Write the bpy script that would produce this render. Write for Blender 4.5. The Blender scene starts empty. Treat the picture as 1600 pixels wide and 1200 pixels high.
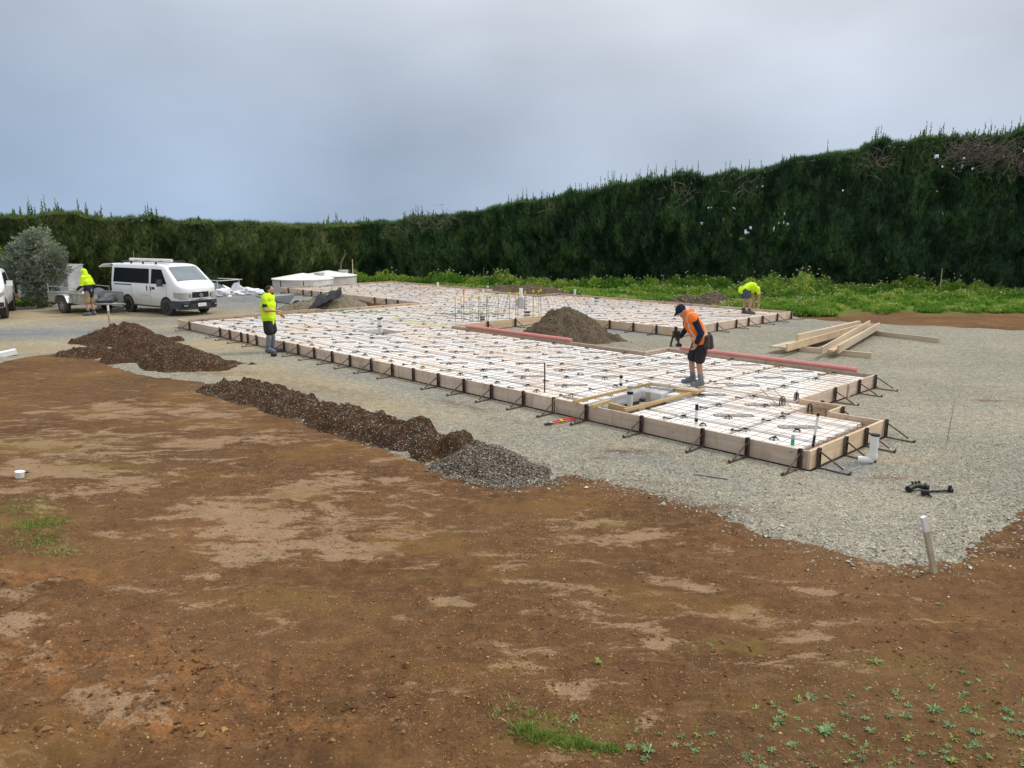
import bpy, math, random
import numpy as np
from mathutils import Vector, Matrix
random.seed(7); RNG = np.random.default_rng(11)
S = bpy.context.scene; COL = S.collection
# ------------------------------------------------------------ camera, sky, sun, exposure
CAMH = 3.25; FPX = 1212.0; PITCH = math.atan(240 / FPX)
cam = bpy.data.cameras.new('camera'); camo = bpy.data.objects.new('camera', cam); COL.objects.link(camo)
camo.location = (0, 0, CAMH); camo.rotation_euler = (math.pi / 2 - PITCH, 0, 0)
cam.sensor_width = 36; cam.lens = 36 * FPX / 1600; cam.clip_start = .1; cam.clip_end = 3000
S.camera = camo
SUN_EL = math.radians(50); SUN_AZ = math.radians(75)      # azimuth clockwise from +Y (the view direction)
W = bpy.data.worlds.new('World'); S.world = W; W.use_nodes = True
nt = W.node_tree; nt.nodes.clear()
def wn(t, **k):
    n = nt.nodes.new(t)
    for a, b in k.items(): setattr(n, a, b)
    return n
out = wn('ShaderNodeOutputWorld'); bg = wn('ShaderNodeBackground'); bg.inputs[1].default_value = .1
sky = wn('ShaderNodeTexSky', sky_type='NISHITA', sun_disc=False, sun_elevation=SUN_EL, sun_rotation=SUN_AZ)
tc = wn('ShaderNodeTexCoord'); sep = wn('ShaderNodeSeparateXYZ'); nt.links.new(tc.outputs['Generated'], sep.inputs[0])
def math_(op, a, b=None, c=None):
    n = wn('ShaderNodeMath', operation=op)
    for i, v in enumerate((a, b, c)):
        if v is None: continue
        if isinstance(v, (int, float)): n.inputs[i].default_value = v
        else: nt.links.new(v, n.inputs[i])
    return n.outputs[0]
def ramp(fac, stops):
    n = wn('ShaderNodeValToRGB'); nt.links.new(fac, n.inputs[0]); e = n.color_ramp.elements
    while len(e) < len(stops): e.new(.5)
    for i, (p, c) in enumerate(stops): e[i].position = p; e[i].color = (*c, 1)
    return n.outputs[0]
def mixc(f, a, b):
    n = wn('ShaderNodeMix', data_type='RGBA')
    if isinstance(f, float): n.inputs[0].default_value = f
    else: nt.links.new(f, n.inputs[0])
    nt.links.new(a, n.inputs[6]); nt.links.new(b, n.inputs[7]); return n.outputs[2]
# thick cloud layer: bluish towards the left horizon, paler grey to the right and overhead (values before strength .1)
left = ramp(sep.outputs[2], [(0, (2.6, 3.6, 5.1)), (.10, (2.9, 3.75, 5.05)), (.22, (3.95, 4.6, 5.5)), (.34, (4.9, 5.4, 6.0)), (.6, (8.4, 8.8, 9.2)), (1, (12, 12.1, 12.3))])
right = ramp(sep.outputs[2], [(0, (3.7, 4.5, 5.8)), (.10, (4.3, 4.9, 5.9)), (.20, (5.2, 5.6, 6.3)), (.34, (7.4, 7.6, 7.9)), (.6, (9.8, 10, 10.2)), (1, (12, 12.1, 12.3))])
side = wn('ShaderNodeMapRange', interpolation_type='SMOOTHSTEP'); nt.links.new(sep.outputs[0], side.inputs[0])
side.inputs[1].default_value = -.55; side.inputs[2].default_value = .5
mp = wn('ShaderNodeMapping'); nt.links.new(tc.outputs['Generated'], mp.inputs[0]); mp.inputs[3].default_value = (1, 1, 1.9); mp.inputs[2].default_value = (0, .35, 0)
nz = wn('ShaderNodeTexNoise'); nt.links.new(mp.outputs[0], nz.inputs[0]); nz.inputs['Scale'].default_value = 1.3; nz.inputs['Detail'].default_value = 3; nz.inputs['Roughness'].default_value = .35
sd = math_('ADD', side.outputs[0], math_('MULTIPLY', math_('SUBTRACT', nz.outputs[0], .5), 1.1)); 
sdc = wn('ShaderNodeClamp'); nt.links.new(sd, sdc.inputs[0])
cl = mixc(sdc.outputs[0], left, right)
nz2 = wn('ShaderNodeTexNoise'); nt.links.new(mp.outputs[0], nz2.inputs[0]); nz2.inputs['Scale'].default_value = 2.7; nz2.inputs['Detail'].default_value = 5; nz2.inputs['Roughness'].default_value = .42
mr = wn('ShaderNodeMapRange'); nt.links.new(nz2.outputs[0], mr.inputs[0]); mr.inputs[1].default_value = .25; mr.inputs[2].default_value = .75; mr.inputs[3].default_value = .74; mr.inputs[4].default_value = 1.19
vm = wn('ShaderNodeVectorMath', operation='SCALE'); nt.links.new(cl, vm.inputs[0]); nt.links.new(mr.outputs[0], vm.inputs['Scale'])
nt.links.new(mixc(.93, sky.outputs[0], vm.outputs[0]), bg.inputs[0]); nt.links.new(bg.outputs[0], out.inputs[0])
sl = bpy.data.lights.new('sun', 'SUN'); sl.energy = 1.6; sl.angle = math.radians(11); sl.color = (1, .95, .88)
so = bpy.data.objects.new('sun', sl); COL.objects.link(so)
sdv = Vector((math.sin(SUN_AZ) * math.cos(SUN_EL), math.cos(SUN_AZ) * math.cos(SUN_EL), math.sin(SUN_EL)))
so.rotation_euler = sdv.to_track_quat('Z', 'Y').to_euler()
S.view_settings.view_transform = 'Standard'; S.view_settings.look = 'None'; S.view_settings.exposure = .30; S.view_settings.gamma = 1
S.view_settings.use_curve_mapping = False
# ------------------------------------------------------------ helpers
def P(x, y, z=0.):
    """ground point seen at photo pixel (x, y) of the 1600x1200 picture, on the level z"""
    u = (x - 800) / FPX; v = (y - 600) / FPX; c, s = math.cos(PITCH), math.sin(PITCH)
    t = (z - CAMH) / (-s - v * c)
    return Vector((u * t, (c - v * s) * t, z))
def tag(o, label=None, cat=None, group=None, kind=None):
    for k, v in (('label', label), ('category', cat), ('group', group), ('kind', kind)):
        if v: o[k] = v
    return o
def empty(name, loc=(0, 0, 0), rz=0., label=None, cat=None, group=None):
    o = bpy.data.objects.new(name, None); COL.objects.link(o); o.location = loc; o.rotation_euler = (0, 0, rz); o.empty_display_size = .1
    return tag(o, label, cat, group)
class MB:
    def __init__(s): s.v = []; s.f = []; s.m = []; s.sm = []
    def add(s, vs, fs, mi=0, sm=False):
        n = len(s.v); s.v += [tuple(p) for p in vs]; s.f += [tuple(i + n for i in f) for f in fs]; s.m += [mi] * len(fs); s.sm += [sm] * len(fs); return s
    def box(s, c, d, R=None, mi=0):
        hx, hy, hz = d[0] / 2, d[1] / 2, d[2] / 2
        vs = [Vector((x * hx, y * hy, z * hz)) for x in (-1, 1) for y in (-1, 1) for z in (-1, 1)]
        if R is not None: vs = [R @ v for v in vs]
        c = Vector(c)
        return s.add([v + c for v in vs], [(0, 1, 3, 2), (4, 6, 7, 5), (0, 4, 5, 1), (2, 3, 7, 6), (0, 2, 6, 4), (1, 5, 7, 3)], mi)
    def tube(s, pts, r, n=8, mi=0, cap=True, sm=True):
        pts = [Vector(p) for p in pts]; rs = r if isinstance(r, (list, tuple)) else [r] * len(pts); vs = []; fs = []
        up = None
        for i, p in enumerate(pts):
            d = (pts[min(i + 1, len(pts) - 1)] - pts[max(i - 1, 0)]).normalized()
            if up is None: up = d.orthogonal().normalized()
            a = (up - d * up.dot(d)); a = a.normalized() if a.length > 1e-6 else d.orthogonal().normalized(); up = a; b = d.cross(a)
            for k in range(n):
                t = 2 * math.pi * k / n; vs.append(p + (a * math.cos(t) + b * math.sin(t)) * rs[i])
        for i in range(len(pts) - 1):
            for k in range(n):
                k2 = (k + 1) % n; fs.append((i * n + k, i * n + k2, (i + 1) * n + k2, (i + 1) * n + k))
        s.add(vs, fs, mi, sm)
        if cap: s.add(vs[:n], [tuple(range(n - 1, -1, -1))], mi); s.add(vs[-n:], [tuple(range(n))], mi)
        return s
    def ell(s, c, r, R=None, n=10, m=7, mi=0):
        vs = []; fs = []; c = Vector(c)
        for i in range(m + 1):
            th = math.pi * i / m
            for k in range(n):
                ph = 2 * math.pi * k / n; v = Vector((r[0] * math.sin(th) * math.cos(ph), r[1] * math.sin(th) * math.sin(ph), r[2] * math.cos(th)))
                vs.append(c + (R @ v if R is not None else v))
        for i in range(m):
            for k in range(n):
                k2 = (k + 1) % n; fs.append((i * n + k, (i + 1) * n + k, (i + 1) * n + k2, i * n + k2))
        return s.add(vs, fs, mi, True)
    def prism(s, poly, axis, a, b, mi=0):
        """extrude a 2D polygon along an axis from a to b (axis: 0 x, 1 y, 2 z)"""
        def q(p, t): l = list(p); l.insert(axis, t); return l
        n = len(poly); vs = [q(p, a) for p in poly] + [q(p, b) for p in poly]
        return s.add(vs, [tuple(range(n)), tuple(range(2 * n - 1, n - 1, -1))] + [(i, (i + 1) % n, n + (i + 1) % n, n + i)[::-1] for i in range(n)], mi)
    def mesh(s, name, mats):
        me = bpy.data.meshes.new(name); me.from_pydata(s.v, [], s.f)
        for m in (mats if isinstance(mats, (list, tuple)) else [mats]): me.materials.append(m)
        me.polygons.foreach_set('material_index', s.m); me.polygons.foreach_set('use_smooth', s.sm); me.update(); return me
    def build(s, name, mats, parent=None, loc=(0, 0, 0), rz=0., fix=True):
        me = s.mesh(name, mats)
        if fix: fixn(me)
        return link(name, me, parent, loc, rz)
def fixn(me):
    import bmesh
    bm = bmesh.new(); bm.from_mesh(me); bmesh.ops.recalc_face_normals(bm, faces=bm.faces); bm.to_mesh(me); bm.free()
def link(name, me, parent=None, loc=(0, 0, 0), rz=0.):
    o = bpy.data.objects.new(name, me); COL.objects.link(o); o.location = loc
    o.rotation_euler = (0, 0, rz) if not hasattr(rz, 'to_matrix') else rz.to_euler()
    if parent is not None: o.parent = parent
    return o
def dup(o, parent=None):
    c = o.copy(); COL.objects.link(c); c.parent = parent
    for ch in list(o.children): dup(ch, c)
    return c
def npmesh(name, V, F, mat, tint=None, smooth=False):
    """numpy arrays to a mesh (all faces the same size), with an optional per-face 'tint'"""
    V = np.asarray(V, np.float32); F = np.asarray(F, np.int32); k = F.shape[1]
    me = bpy.data.meshes.new(name); me.vertices.add(len(V)); me.vertices.foreach_set('co', V.ravel())
    me.loops.add(F.size); me.loops.foreach_set('vertex_index', F.ravel()); me.polygons.add(len(F))
    me.polygons.foreach_set('loop_start', np.arange(0, F.size, k, dtype=np.int32))
    me.polygons.foreach_set('use_smooth', np.full(len(F), smooth))
    me.update(calc_edges=True)
    if tint is not None:
        a = me.attributes.new('tint', 'FLOAT', 'FACE'); a.data.foreach_set('value', np.asarray(tint, np.float32))
    for m in (mat if isinstance(mat, (list, tuple)) else [mat]): me.materials.append(m)
    return me
def sstep(a, b, x):
    t = np.clip((x - a) / (b - a), 0, 1); return t * t * (3 - 2 * t)
_lat = np.random.default_rng(3).random((256, 256))
def vnoise(x, y, s=1., seed=0):
    x = np.asarray(x) * s + seed * 17.3 + 1000; y = np.asarray(y) * s + seed * 9.7 + 1000
    xi = np.floor(x).astype(int); yi = np.floor(y).astype(int); fx = x - xi; fy = y - yi
    fx = fx * fx * (3 - 2 * fx); fy = fy * fy * (3 - 2 * fy)
    g = lambda a, b: _lat[a & 255, b & 255]
    return (g(xi, yi) * (1 - fx) + g(xi + 1, yi) * fx) * (1 - fy) + (g(xi, yi + 1) * (1 - fx) + g(xi + 1, yi + 1) * fx) * fy - .5
def fbm(x, y, s=1., oct=4, seed=0, gain=.5):
    r = 0; a = 1.
    for i in range(oct): r = r + a * vnoise(x, y, s * 2 ** i, seed + i * 3); a *= gain
    return r
# ------------------------------------------------------------ materials
class N:
    def __init__(s, name):
        s.m = bpy.data.materials.new(name); s.m.use_nodes = True; s.t = s.m.node_tree; s.b = s.t.nodes['Principled BSDF']; s.b.inputs['Specular IOR Level'].default_value = .3
    def n(s, t, **k):
        n = s.t.nodes.new(t)
        for a, b in k.items(): setattr(n, a, b)
        return n
    def l(s, a, b): s.t.links.new(a, b)
    def set(s, sock, v):
        if hasattr(v, 'links') or hasattr(v, 'is_output'): s.l(v, sock)
        else: sock.default_value = v
    def co(s, kind='Object', scale=(1, 1, 1), rot=(0, 0, 0)):
        a = s.n('ShaderNodeTexCoord'); m = s.n('ShaderNodeMapping'); s.l(a.outputs[kind], m.inputs[0]); m.inputs[3].default_value = scale; m.inputs[2].default_value = rot; return m.outputs[0]
    def pos(s, scale=(1, 1, 1), rot=(0, 0, 0)):
        a = s.n('ShaderNodeNewGeometry'); m = s.n('ShaderNodeMapping'); s.l(a.outputs['Position'], m.inputs[0]); m.inputs[3].default_value = scale; m.inputs[2].default_value = rot; return m.outputs[0]
    def noise(s, co, scale, det=4, rough=.55, dist=0.):
        n = s.n('ShaderNodeTexNoise'); s.l(co, n.inputs[0]); n.inputs['Scale'].default_value = scale; n.inputs['Detail'].default_value = det; n.inputs['Roughness'].default_value = rough; n.inputs['Distortion'].default_value = dist; return n.outputs[0]
    def vor(s, co, scale, out='Color', feat='F1'):
        n = s.n('ShaderNodeTexVoronoi', feature=feat); s.l(co, n.inputs[0]); n.inputs['Scale'].default_value = scale; return n.outputs[out]
    def rng(s, f, a, b, c=0., d=1., smooth=False):
        n = s.n('ShaderNodeMapRange'); 
        if smooth: n.interpolation_type = 'SMOOTHSTEP'
        s.l(f, n.inputs[0]); n.inputs[1].default_value = a; n.inputs[2].default_value = b; n.inputs[3].default_value = c; n.inputs[4].default_value = d; return n.outputs[0]
    def ma(s, op, a, b=0.):
        n = s.n('ShaderNodeMath', operation=op)
        for i, v in enumerate((a, b)): s.set(n.inputs[i], v)
        return n.outputs[0]
    def ramp(s, f, stops):
        n = s.n('ShaderNodeValToRGB'); s.l(f, n.inputs[0]); e = n.color_ramp.elements
        while len(e) < len(stops): e.new(.5)
        for i, (p, c) in enumerate(stops): e[i].position = p; e[i].color = (*c, 1)
        return n.outputs[0]
    def mix(s, f, a, b, mode='MIX'):
        n = s.n('ShaderNodeMix', data_type='RGBA', blend_type=mode); s.set(n.inputs[0], f)
        s.set(n.inputs[6], a if not isinstance(a, tuple) else (*a, 1)); s.set(n.inputs[7], b if not isinstance(b, tuple) else (*b, 1)); return n.outputs[2]
    def attr(s, name): n = s.n('ShaderNodeAttribute', attribute_name=name); return n.outputs['Fac']
    def bump(s, h, strength=.5, dist=.01):
        n = s.n('ShaderNodeBump'); s.l(h, n.inputs['Height']); n.inputs['Strength'].default_value = strength; n.inputs['Distance'].default_value = dist; s.l(n.outputs[0], s.b.inputs['Normal'])
    def fin(s, col, rough=.8, metal=0., spec=None):
        s.set(s.b.inputs['Base Color'], col if not isinstance(col, tuple) else (*col, 1)); s.set(s.b.inputs['Roughness'], rough); s.b.inputs['Metallic'].default_value = metal
        if spec is not None: s.b.inputs['Specular IOR Level'].default_value = spec
        return s.m
def simple(name, c, rough=.6, metal=0., var=.25, sc=6., spec=.3, bump=0.):
    n = N(name); co = n.co(); f = n.noise(co, sc, 5, .6)
    a = tuple(x * (1 - var) for x in c); b = tuple(min(1, x * (1 + var)) for x in c)
    if bump: n.bump(n.noise(co, sc * 6, 4), bump, .01)
    return n.fin(n.ramp(f, [(.3, a), (.7, b)]), rough, metal, spec)
def leafmat(name, stops, rough=.55, transl=.25, spec=.2):
    n = N(name); t = n.attr('tint'); c = n.ramp(t, stops); n.fin(c, rough, 0, spec)
    tr = n.n('ShaderNodeBsdfTranslucent'); n.l(c, tr.inputs[0]); mx = n.n('ShaderNodeMixShader'); mx.inputs[0].default_value = transl
    n.l(n.b.outputs[0], mx.inputs[1]); n.l(tr.outputs[0], mx.inputs[2]); n.l(mx.outputs[0], n.t.nodes['Material Output'].inputs[0]); return n.m
def woodmat(name, c1, c2, stain=None, rough=.75):
    """grain along the local X axis"""
    n = N(name); oi = n.n('ShaderNodeObjectInfo'); a = n.n('ShaderNodeTexCoord'); m = n.n('ShaderNodeMapping'); n.l(a.outputs['Object'], m.inputs[0]); m.inputs[3].default_value = (.9, 14, 14)
    cm = n.n('ShaderNodeCombineXYZ'); n.l(n.ma('MULTIPLY', oi.outputs['Random'], 37.), cm.inputs[0]); n.l(cm.outputs[0], m.inputs[1])
    g = n.noise(m.outputs[0], 2.2, 6, .6, .6); g2 = n.noise(m.outputs[0], .5, 3, .5)
    c = n.mix(g, c1, c2); dk = n.rng(g2, .35, .75, .82, 1.12); v = n.n('ShaderNodeVectorMath', operation='SCALE'); n.l(c, v.inputs[0]); n.l(n.ma('MULTIPLY', dk, n.rng(oi.outputs['Random'], 0, 1, .86, 1.12)), v.inputs['Scale']); c = v.outputs[0]
    if stain:
        q = n.noise(n.pos((1, 1, 1)), 2.3, 5, .65); c = n.mix(n.rng(q, .5, .72, 0, .7), c, stain); q3 = n.noise(n.pos((6, 6, .8)), 1.6, 5, .6); c = n.mix(n.rng(q3, .55, .72, 0, .55), c, tuple(x * .62 for x in c2)); q4 = n.vor(n.pos((1.6, 1.6, 7)), 1.3, 'Distance'); c = n.mix(n.rng(q4, .04, .09, .8, 0), c, (.16, .09, .06))
    n.bump(g, .25, .004); return n.fin(c, rough, 0, .2)
M = {}
M['foam'] = None
n = N('polystyrene'); p = n.pos(); q = n.noise(p, 1.1, 5, .7); r2 = n.noise(p, .16, 3, .6)
mud = n.ma('MULTIPLY', n.rng(q, .40, .72, 0, .9), n.rng(r2, .38, .55, .12, 1.)); n.bump(n.vor(p, 160, 'Distance'), .08, .003)
M['foam'] = n.fin(n.mix(mud, (.83, .82, .795), (.52, .39, .29)), .7, 0, .2)
n = N('rebar'); p = n.pos(); q = n.noise(p, .55, 5, .7)
M['rebar'] = n.fin(n.ramp(q, [(.32, (.11, .10, .11)), (.45, (.19, .14, .11)), (.54, (.40, .23, .10)), (.64, (.52, .34, .12)), (.75, (.36, .17, .08))]), .8, .0, .2)
n = N('rusty_steel'); p = n.pos(); q = n.noise(p, 14, 5, .7)
M['rust'] = n.fin(n.ramp(q, [(.35, (.055, .042, .037)), (.55, (.10, .065, .05)), (.68, (.22, .20, .18))]), .75, .15, .3)
M['rust2'] = simple('orange_rust', (.24, .12, .05), .85, 0, .4, 9)
M['blackp'] = simple('black_plastic', (.022, .022, .024), .45, 0, .2, 5)
M['pvc'] = simple('white_pvc', (.74, .74, .72), .35, 0, .06, 3)
M['pvcgrey'] = simple('grey_pvc', (.42, .43, .43), .4, 0, .08, 3)
M['green'] = simple('green_plastic', (.03, .36, .15), .4, 0, .1)
M['yellow'] = simple('yellow_plastic', (.85, .65, .03), .45, 0, .08)
M['orangep'] = simple('orange_plastic', (.85, .22, .04), .45, 0, .08)
M['pink'] = simple('pink_plastic', (.66, .24, .22), .4, 0, .1, 2.)
M['red'] = simple('red_paint', (.52, .03, .03), .35, 0, .15)
M['poly'] = simple('black_polythene', (.016, .016, .018), .55, 0, .3, 8, .2, .6)
M['formwood'] = woodmat('weathered_formwork_timber', (.76, .61, .48), (.52, .395, .30), (.32, .21, .15))
M['formwood2'] = woodmat('fresh_formwork_timber', (.76, .60, .42), (.60, .43, .27), (.5, .34, .2))
M['pine'] = woodmat('treated_pine', (.62, .44, .22), (.46, .31, .14))
M['pale'] = woodmat('pale_timber', (.66, .56, .42), (.50, .40, .28))
M['stakew'] = woodmat('stake_timber', (.55, .48, .36), (.38, .32, .22))
M['whitepaint'] = simple('white_paint', (.78, .78, .76), .5, 0, .05)
M['cloth'] = simple('white_cloth', (.72, .72, .74), .85, 0, .1, 8)
M['print'] = simple('grey_print', (.16, .16, .18), .8, 0, .15)
M['white'] = simple('white_print', (.8, .8, .8), .7, 0, .05)
M['galv'] = simple('galvanised_steel', (.42, .43, .43), .45, .5, .15, 7)
M['blackm'] = simple('black_metal', (.03, .03, .032), .4, .2, .2)
M['concrete'] = simple('tank_concrete', (.55, .55, .52), .85, 0, .12, 2., .2, .2)
# ------------------------------------------------------------ terrain
def polyd(px, py, poly):
    """signed distance to polygon, inside positive"""
    poly = np.asarray(poly, float); d = np.full(px.shape, 1e9); ins = np.zeros(px.shape, bool)
    for i in range(len(poly)):
        a = poly[i]; b = poly[(i + 1) % len(poly)]; e = b - a; wx = px - a[0]; wy = py - a[1]
        t = np.clip((wx * e[0] + wy * e[1]) / (e @ e), 0, 1); dx = wx - e[0] * t; dy = wy - e[1] * t; d = np.minimum(d, dx * dx + dy * dy)
        c = ((a[1] <= py) != (b[1] <= py)); 
        with np.errstate(divide='ignore', invalid='ignore'): xx = a[0] + (py - a[1]) / (b[1] - a[1] + 1e-12) * e[0]
        ins ^= c & (px < xx)
    d = np.sqrt(d); return np.where(ins, d, -d)
def PP(l): return [tuple(P(*q)[:2]) for q in l]
GRAVEL = [(-70, 24)] + PP([(-60, 575), (0, 567), (60, 556), (110, 550), (145, 560), (230, 590), (330, 600), (420, 640), (560, 690), (700, 745), (790, 765), (850, 757), (900, 748), (1000, 778), (1100, 803), (1200, 838), (1300, 873), (1400, 893), (1490, 893), (1540, 868), (1575, 830), (1600, 800), (1680, 775)]) + [(30, 12.5), (40, 20), (23, 24.2), (17, 25.6), (14.3, 26.9), (12.1, 28.0), (11, 29.5), (10.6, 31.5), (4, 38), (-2, 44), (-6.6, 48), (-8.6, 47.6), (-12.9, 41.7), (-15, 40.8), (-18, 40.4), (-22, 37.5), (-40, 33), (-70, 30)]
BANK = PP([(150, 925), (200, 965), (260, 1000), (320, 1068), (440, 1100), (600, 1160), (720, 1230)]) + [(0, 2), (-8, 2), (-8, 6.6)]
def gravd(x, y): return polyd(x, y, GRAVEL) + .22 * fbm(x, y, 1.6, 4, 5) + .12 * fbm(x, y, 9, 2, 8)
# beyond the far left edge of the pad the ground drops away
DIP = [(-90, 42), (-24, 41.3), (-18, 40.6), (-15, 40.5), (-12.9, 41.4), (-8.6, 47.2), (-9.3, 51), (-14, 62), (-90, 62)]
def height(x, y, fine=True):
    d = np.hypot(x, y); near = sstep(16, 9, d); z = .05 * fbm(x, y, .35, 3, 1) * sstep(12, 7, d)
    z = z + near * (.045 * fbm(x, y, 1.7, 5, 2, .58) + .022 * fbm(x, y, 6, 3, 12, .6) + .014 * np.abs(fbm(x, y, 9, 3, 4)))
    bd = polyd(x, y, BANK) + .25 * fbm(x, y, 1.6, 4, 21)
    t = sstep(-.10, .16, bd); z = z + .19 * t + t * .085 * fbm(x, y, 3.5, 5, 9, .62) + .03 * t * np.abs(fbm(x, y, 14, 2, 19))
    lip = np.exp(-((bd - .05) / .12) ** 2); z = z + lip * (.03 + .09 * vnoise(x, y, 6, 31))
    # tyre track grooves crossing the soil
    for (p0, p1, w) in (((1000, 905), (1300, 1010), .12), ((745, 985), (960, 1120), .16), ((1240, 900), (1560, 915), .1)):
        a = P(*p0); b = P(*p1); e = (b - a); L = e.length; ux, uy = e.x / L, e.y / L
        s_ = (x - a.x) * ux + (y - a.y) * uy; c_ = -(x - a.x) * uy + (y - a.y) * ux
        z = z - .02 * np.exp(-(c_ / w) ** 2) * sstep(-.3, .2, s_) * sstep(L + .4, L - .2, s_) * (1 + .7 * vnoise(x, y, 14, 6))
    g = polyd(x, y, GRAVEL); k = sstep(.9, .0, g)   # keep the building pad flat
    return z * k - 1.5 * sstep(0, 1.6, polyd(x, y, DIP))
def lines(lo, hi, step, far, g=1.09):
    c = list(np.arange(lo, hi, step)); a = []; s = step; v = c[-1]
    while v < far: s *= g; v += s; a.append(v)
    b = []; s = step; v = lo
    while v > -far: s *= g; v -= s; b.append(v)
    return np.array(b[::-1] + c + a)
def gridmesh(name, xs, ys, zf, mat, keep=None, attrs=None):
    X, Y = np.meshgrid(xs, ys); Z = zf(X, Y); nx, ny = len(xs), len(ys); V = np.stack([X, Y, Z], -1).reshape(-1, 3)
    i = (np.arange(ny - 1)[:, None] * nx + np.arange(nx - 1)[None]).ravel(); F = np.stack([i, i + 1, i + nx + 1, i + nx], 1)
    if keep is not None: F = F[keep(V[F].mean(1))]
    u, inv = np.unique(F, return_inverse=True); F = inv.reshape(F.shape)
    V = V[u]; me = npmesh(name, V, F, mat, None, True)
    for k, fn in (attrs or {}).items():
        a = me.attributes.new(k, 'FLOAT', 'POINT'); a.data.foreach_set('value', fn(V[:, 0], V[:, 1]).astype(np.float32))
    return me
# patches of dry, pale or mossy soil, given in ground coordinates: (photo px, py, along-x radius m, along-y radius m, angle)
def patches(lst, kx=1., ky=1.):
    ps = [(P(x, y), rx * kx, ry * ky, math.radians(a), w) for (x, y, rx, ry, a, w) in lst]
    def f(X, Y):
        r = np.zeros_like(X)
        for c, rx, ry, a, w in ps:
            dx = X - c.x; dy = Y - c.y; u = dx * math.cos(a) + dy * math.sin(a); v = -dx * math.sin(a) + dy * math.cos(a)
            r = np.maximum(r, w * np.exp(-(u / rx) ** 2 - (v / ry) ** 2))
        return r
    return f
dry = patches([(120, 720, 2.2, 1.0, 0, .75), (300, 640, 3.2, .8, 0, .6), (430, 820, 1.5, .8, 15, .8), (620, 800, 1.2, .8, -10, .5), (830, 1030, .45, .3, -40, .5), (1000, 960, 1., .3, -30, .5), (100, 1050, .9, .4, 0, .4), (100, 690, 1.6, .5, 0, .8), (330, 690, 2.0, .4, 5, .8), (200, 640, 2.4, .5, 3, .75), (480, 770, 1.3, .35, 10, .85), (380, 800, 1.2, .3, 12, 1), (440, 850, 1.3, .22, 18, 1), (540, 860, .9, .16, 15, .9), (330, 900, .8, .2, 15, .7), (640, 720, 1.2, .3, -10, .6),
    (700, 940, .35, .07, -25, 1), (780, 1000, .32, .09, -35, 1), (830, 1040, .3, .07, -40, .9), (885, 1075, .3, .09, -30, 1), (930, 950, .5, .09, -28, .95), (1010, 985, .55, .08, -30, .9), (1080, 915, .4, .08, -28, .9), (1170, 960, .45, .08, -25, .7), (1240, 995, .36, .07, -12, 1.1), (1010, 1130, .12, .07, 0, .8),
    (830, 900, .7, .15, -30, .75), (920, 830, 1.2, .25, -10, .7), (60, 740, 1.2, .35, 0, .9), (180, 760, 1.0, .25, 5, .85), (60, 960, .7, .3, 0, .6), (200, 1130, .6, .15, 0, .5), (30, 1010, .5, .15, 0, .6), (1250, 920, .4, .06, -10, .8), (1430, 935, .4, .06, -20, .7), (660, 880, .5, .1, -15, .6), (1500, 1000, .5, .15, -15, .4)], .8, 1.7)
moss = patches([(60, 700, .9, .3, 0, .9), (150, 730, .8, .25, 0, .8), (60, 690, 1.3, .25, 0, .6), (110, 600, 1.5, .5, 0, .3), (460, 930, .5, .1, 0, .5), (1150, 1010, .5, .12, 0, .7), (920, 1130, .25, .12, 0, .9), (850, 1150, .3, .1, 0, .9), (940, 820, .5, .1, 0, .9), (1400, 1040, .5, .15, 0, .5), (560, 950, .9, .12, 0, .3), (430, 620, .5, .2, 0, .4), (40, 810, .5, .3, 0, .5),(700,905,.8,.1,0,.4)])
orange = patches([(130, 1080, 1.2, .5, 0, .8), (480, 1175, .35, .1, 0, 1), (60, 900, .8, .3, 0, .7), (330, 1120, .5, .2, 0, .6), (250, 1180, .6, .15, 0, .9), (420, 850, .4, .1, 0, .8), (620, 700, .6, .2, 0, .5), (340, 830, .6, .15, 0, .7)])
grit = patches([(840, 865, .35, .14, -15, 1), (900, 820, .9, .3, 0, .35), (450, 740, 1.6, .5, 0, .25)])
grass_ = lambda x, y: sstep(-.8, .4, polyd(x, y, VERGE) + .9 * fbm(x, y, .5, 4, 15))
VERGE = PP([(560, 445), (690, 449), (880, 459), (1060, 478), (1240, 494), (1310, 488), (1330, 483), (1480, 489), (1580, 484)]) + [(60, 33), (200, 60), (200, 300), (-200, 300), (-200, 50), (-34, 42), (-20, 46), (-11, 51.5)]
n = N('soil'); p = n.pos(); a1 = n.noise(p, .45, 6, .6); a2 = n.noise(p, 7, 8, .62); a3 = n.noise(p, 45, 6, .7)
base = n.ramp(a1, [(.34, (.096, .048, .021)), (.5, (.145, .074, .032)), (.64, (.195, .104, .048))])
base = n.mix(n.rng(a2, .42, .66, 0, .7), base, (.235, .122, .052)); base = n.mix(n.rng(a3, .35, .6, .6, 0), base, (.055, .030, .015))
base = n.mix(n.ma('MULTIPLY', n.attr('orange'), n.ma('MULTIPLY', n.rng(a2, .42, .60, .1, .8), n.rng(a3, .38, .6, .35, 1.))), base, (.40, .17, .055))
strk = n.noise(n.pos((.8, 1.7, 1), (0, 0, .6)), 1.5, 9, .7, .5); fine = n.noise(n.pos((1, 1.7, 1), (0, 0, .5)), 20, 10, .8)
strk2 = n.noise(n.pos((.7, 2.2, 1), (0, 0, .25)), 3.2, 8, .7, .6); lowf = n.noise(p, .22, 3, .5); base = n.mix(n.rng(strk2, .53, .68, 0, .5), base, (.255, .155, .085)); base = n.mix(n.rng(lowf, .5, .65, 0, .35), base, (.085, .050, .024))
dsum = n.ma('ADD', n.ma('ADD', n.ma('MULTIPLY', n.attr('dry'), .45), n.ma('ADD', n.ma('MULTIPLY', strk, 1.9), n.ma('MULTIPLY', strk2, .8))), n.ma('MULTIPLY', fine, .75))
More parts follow.
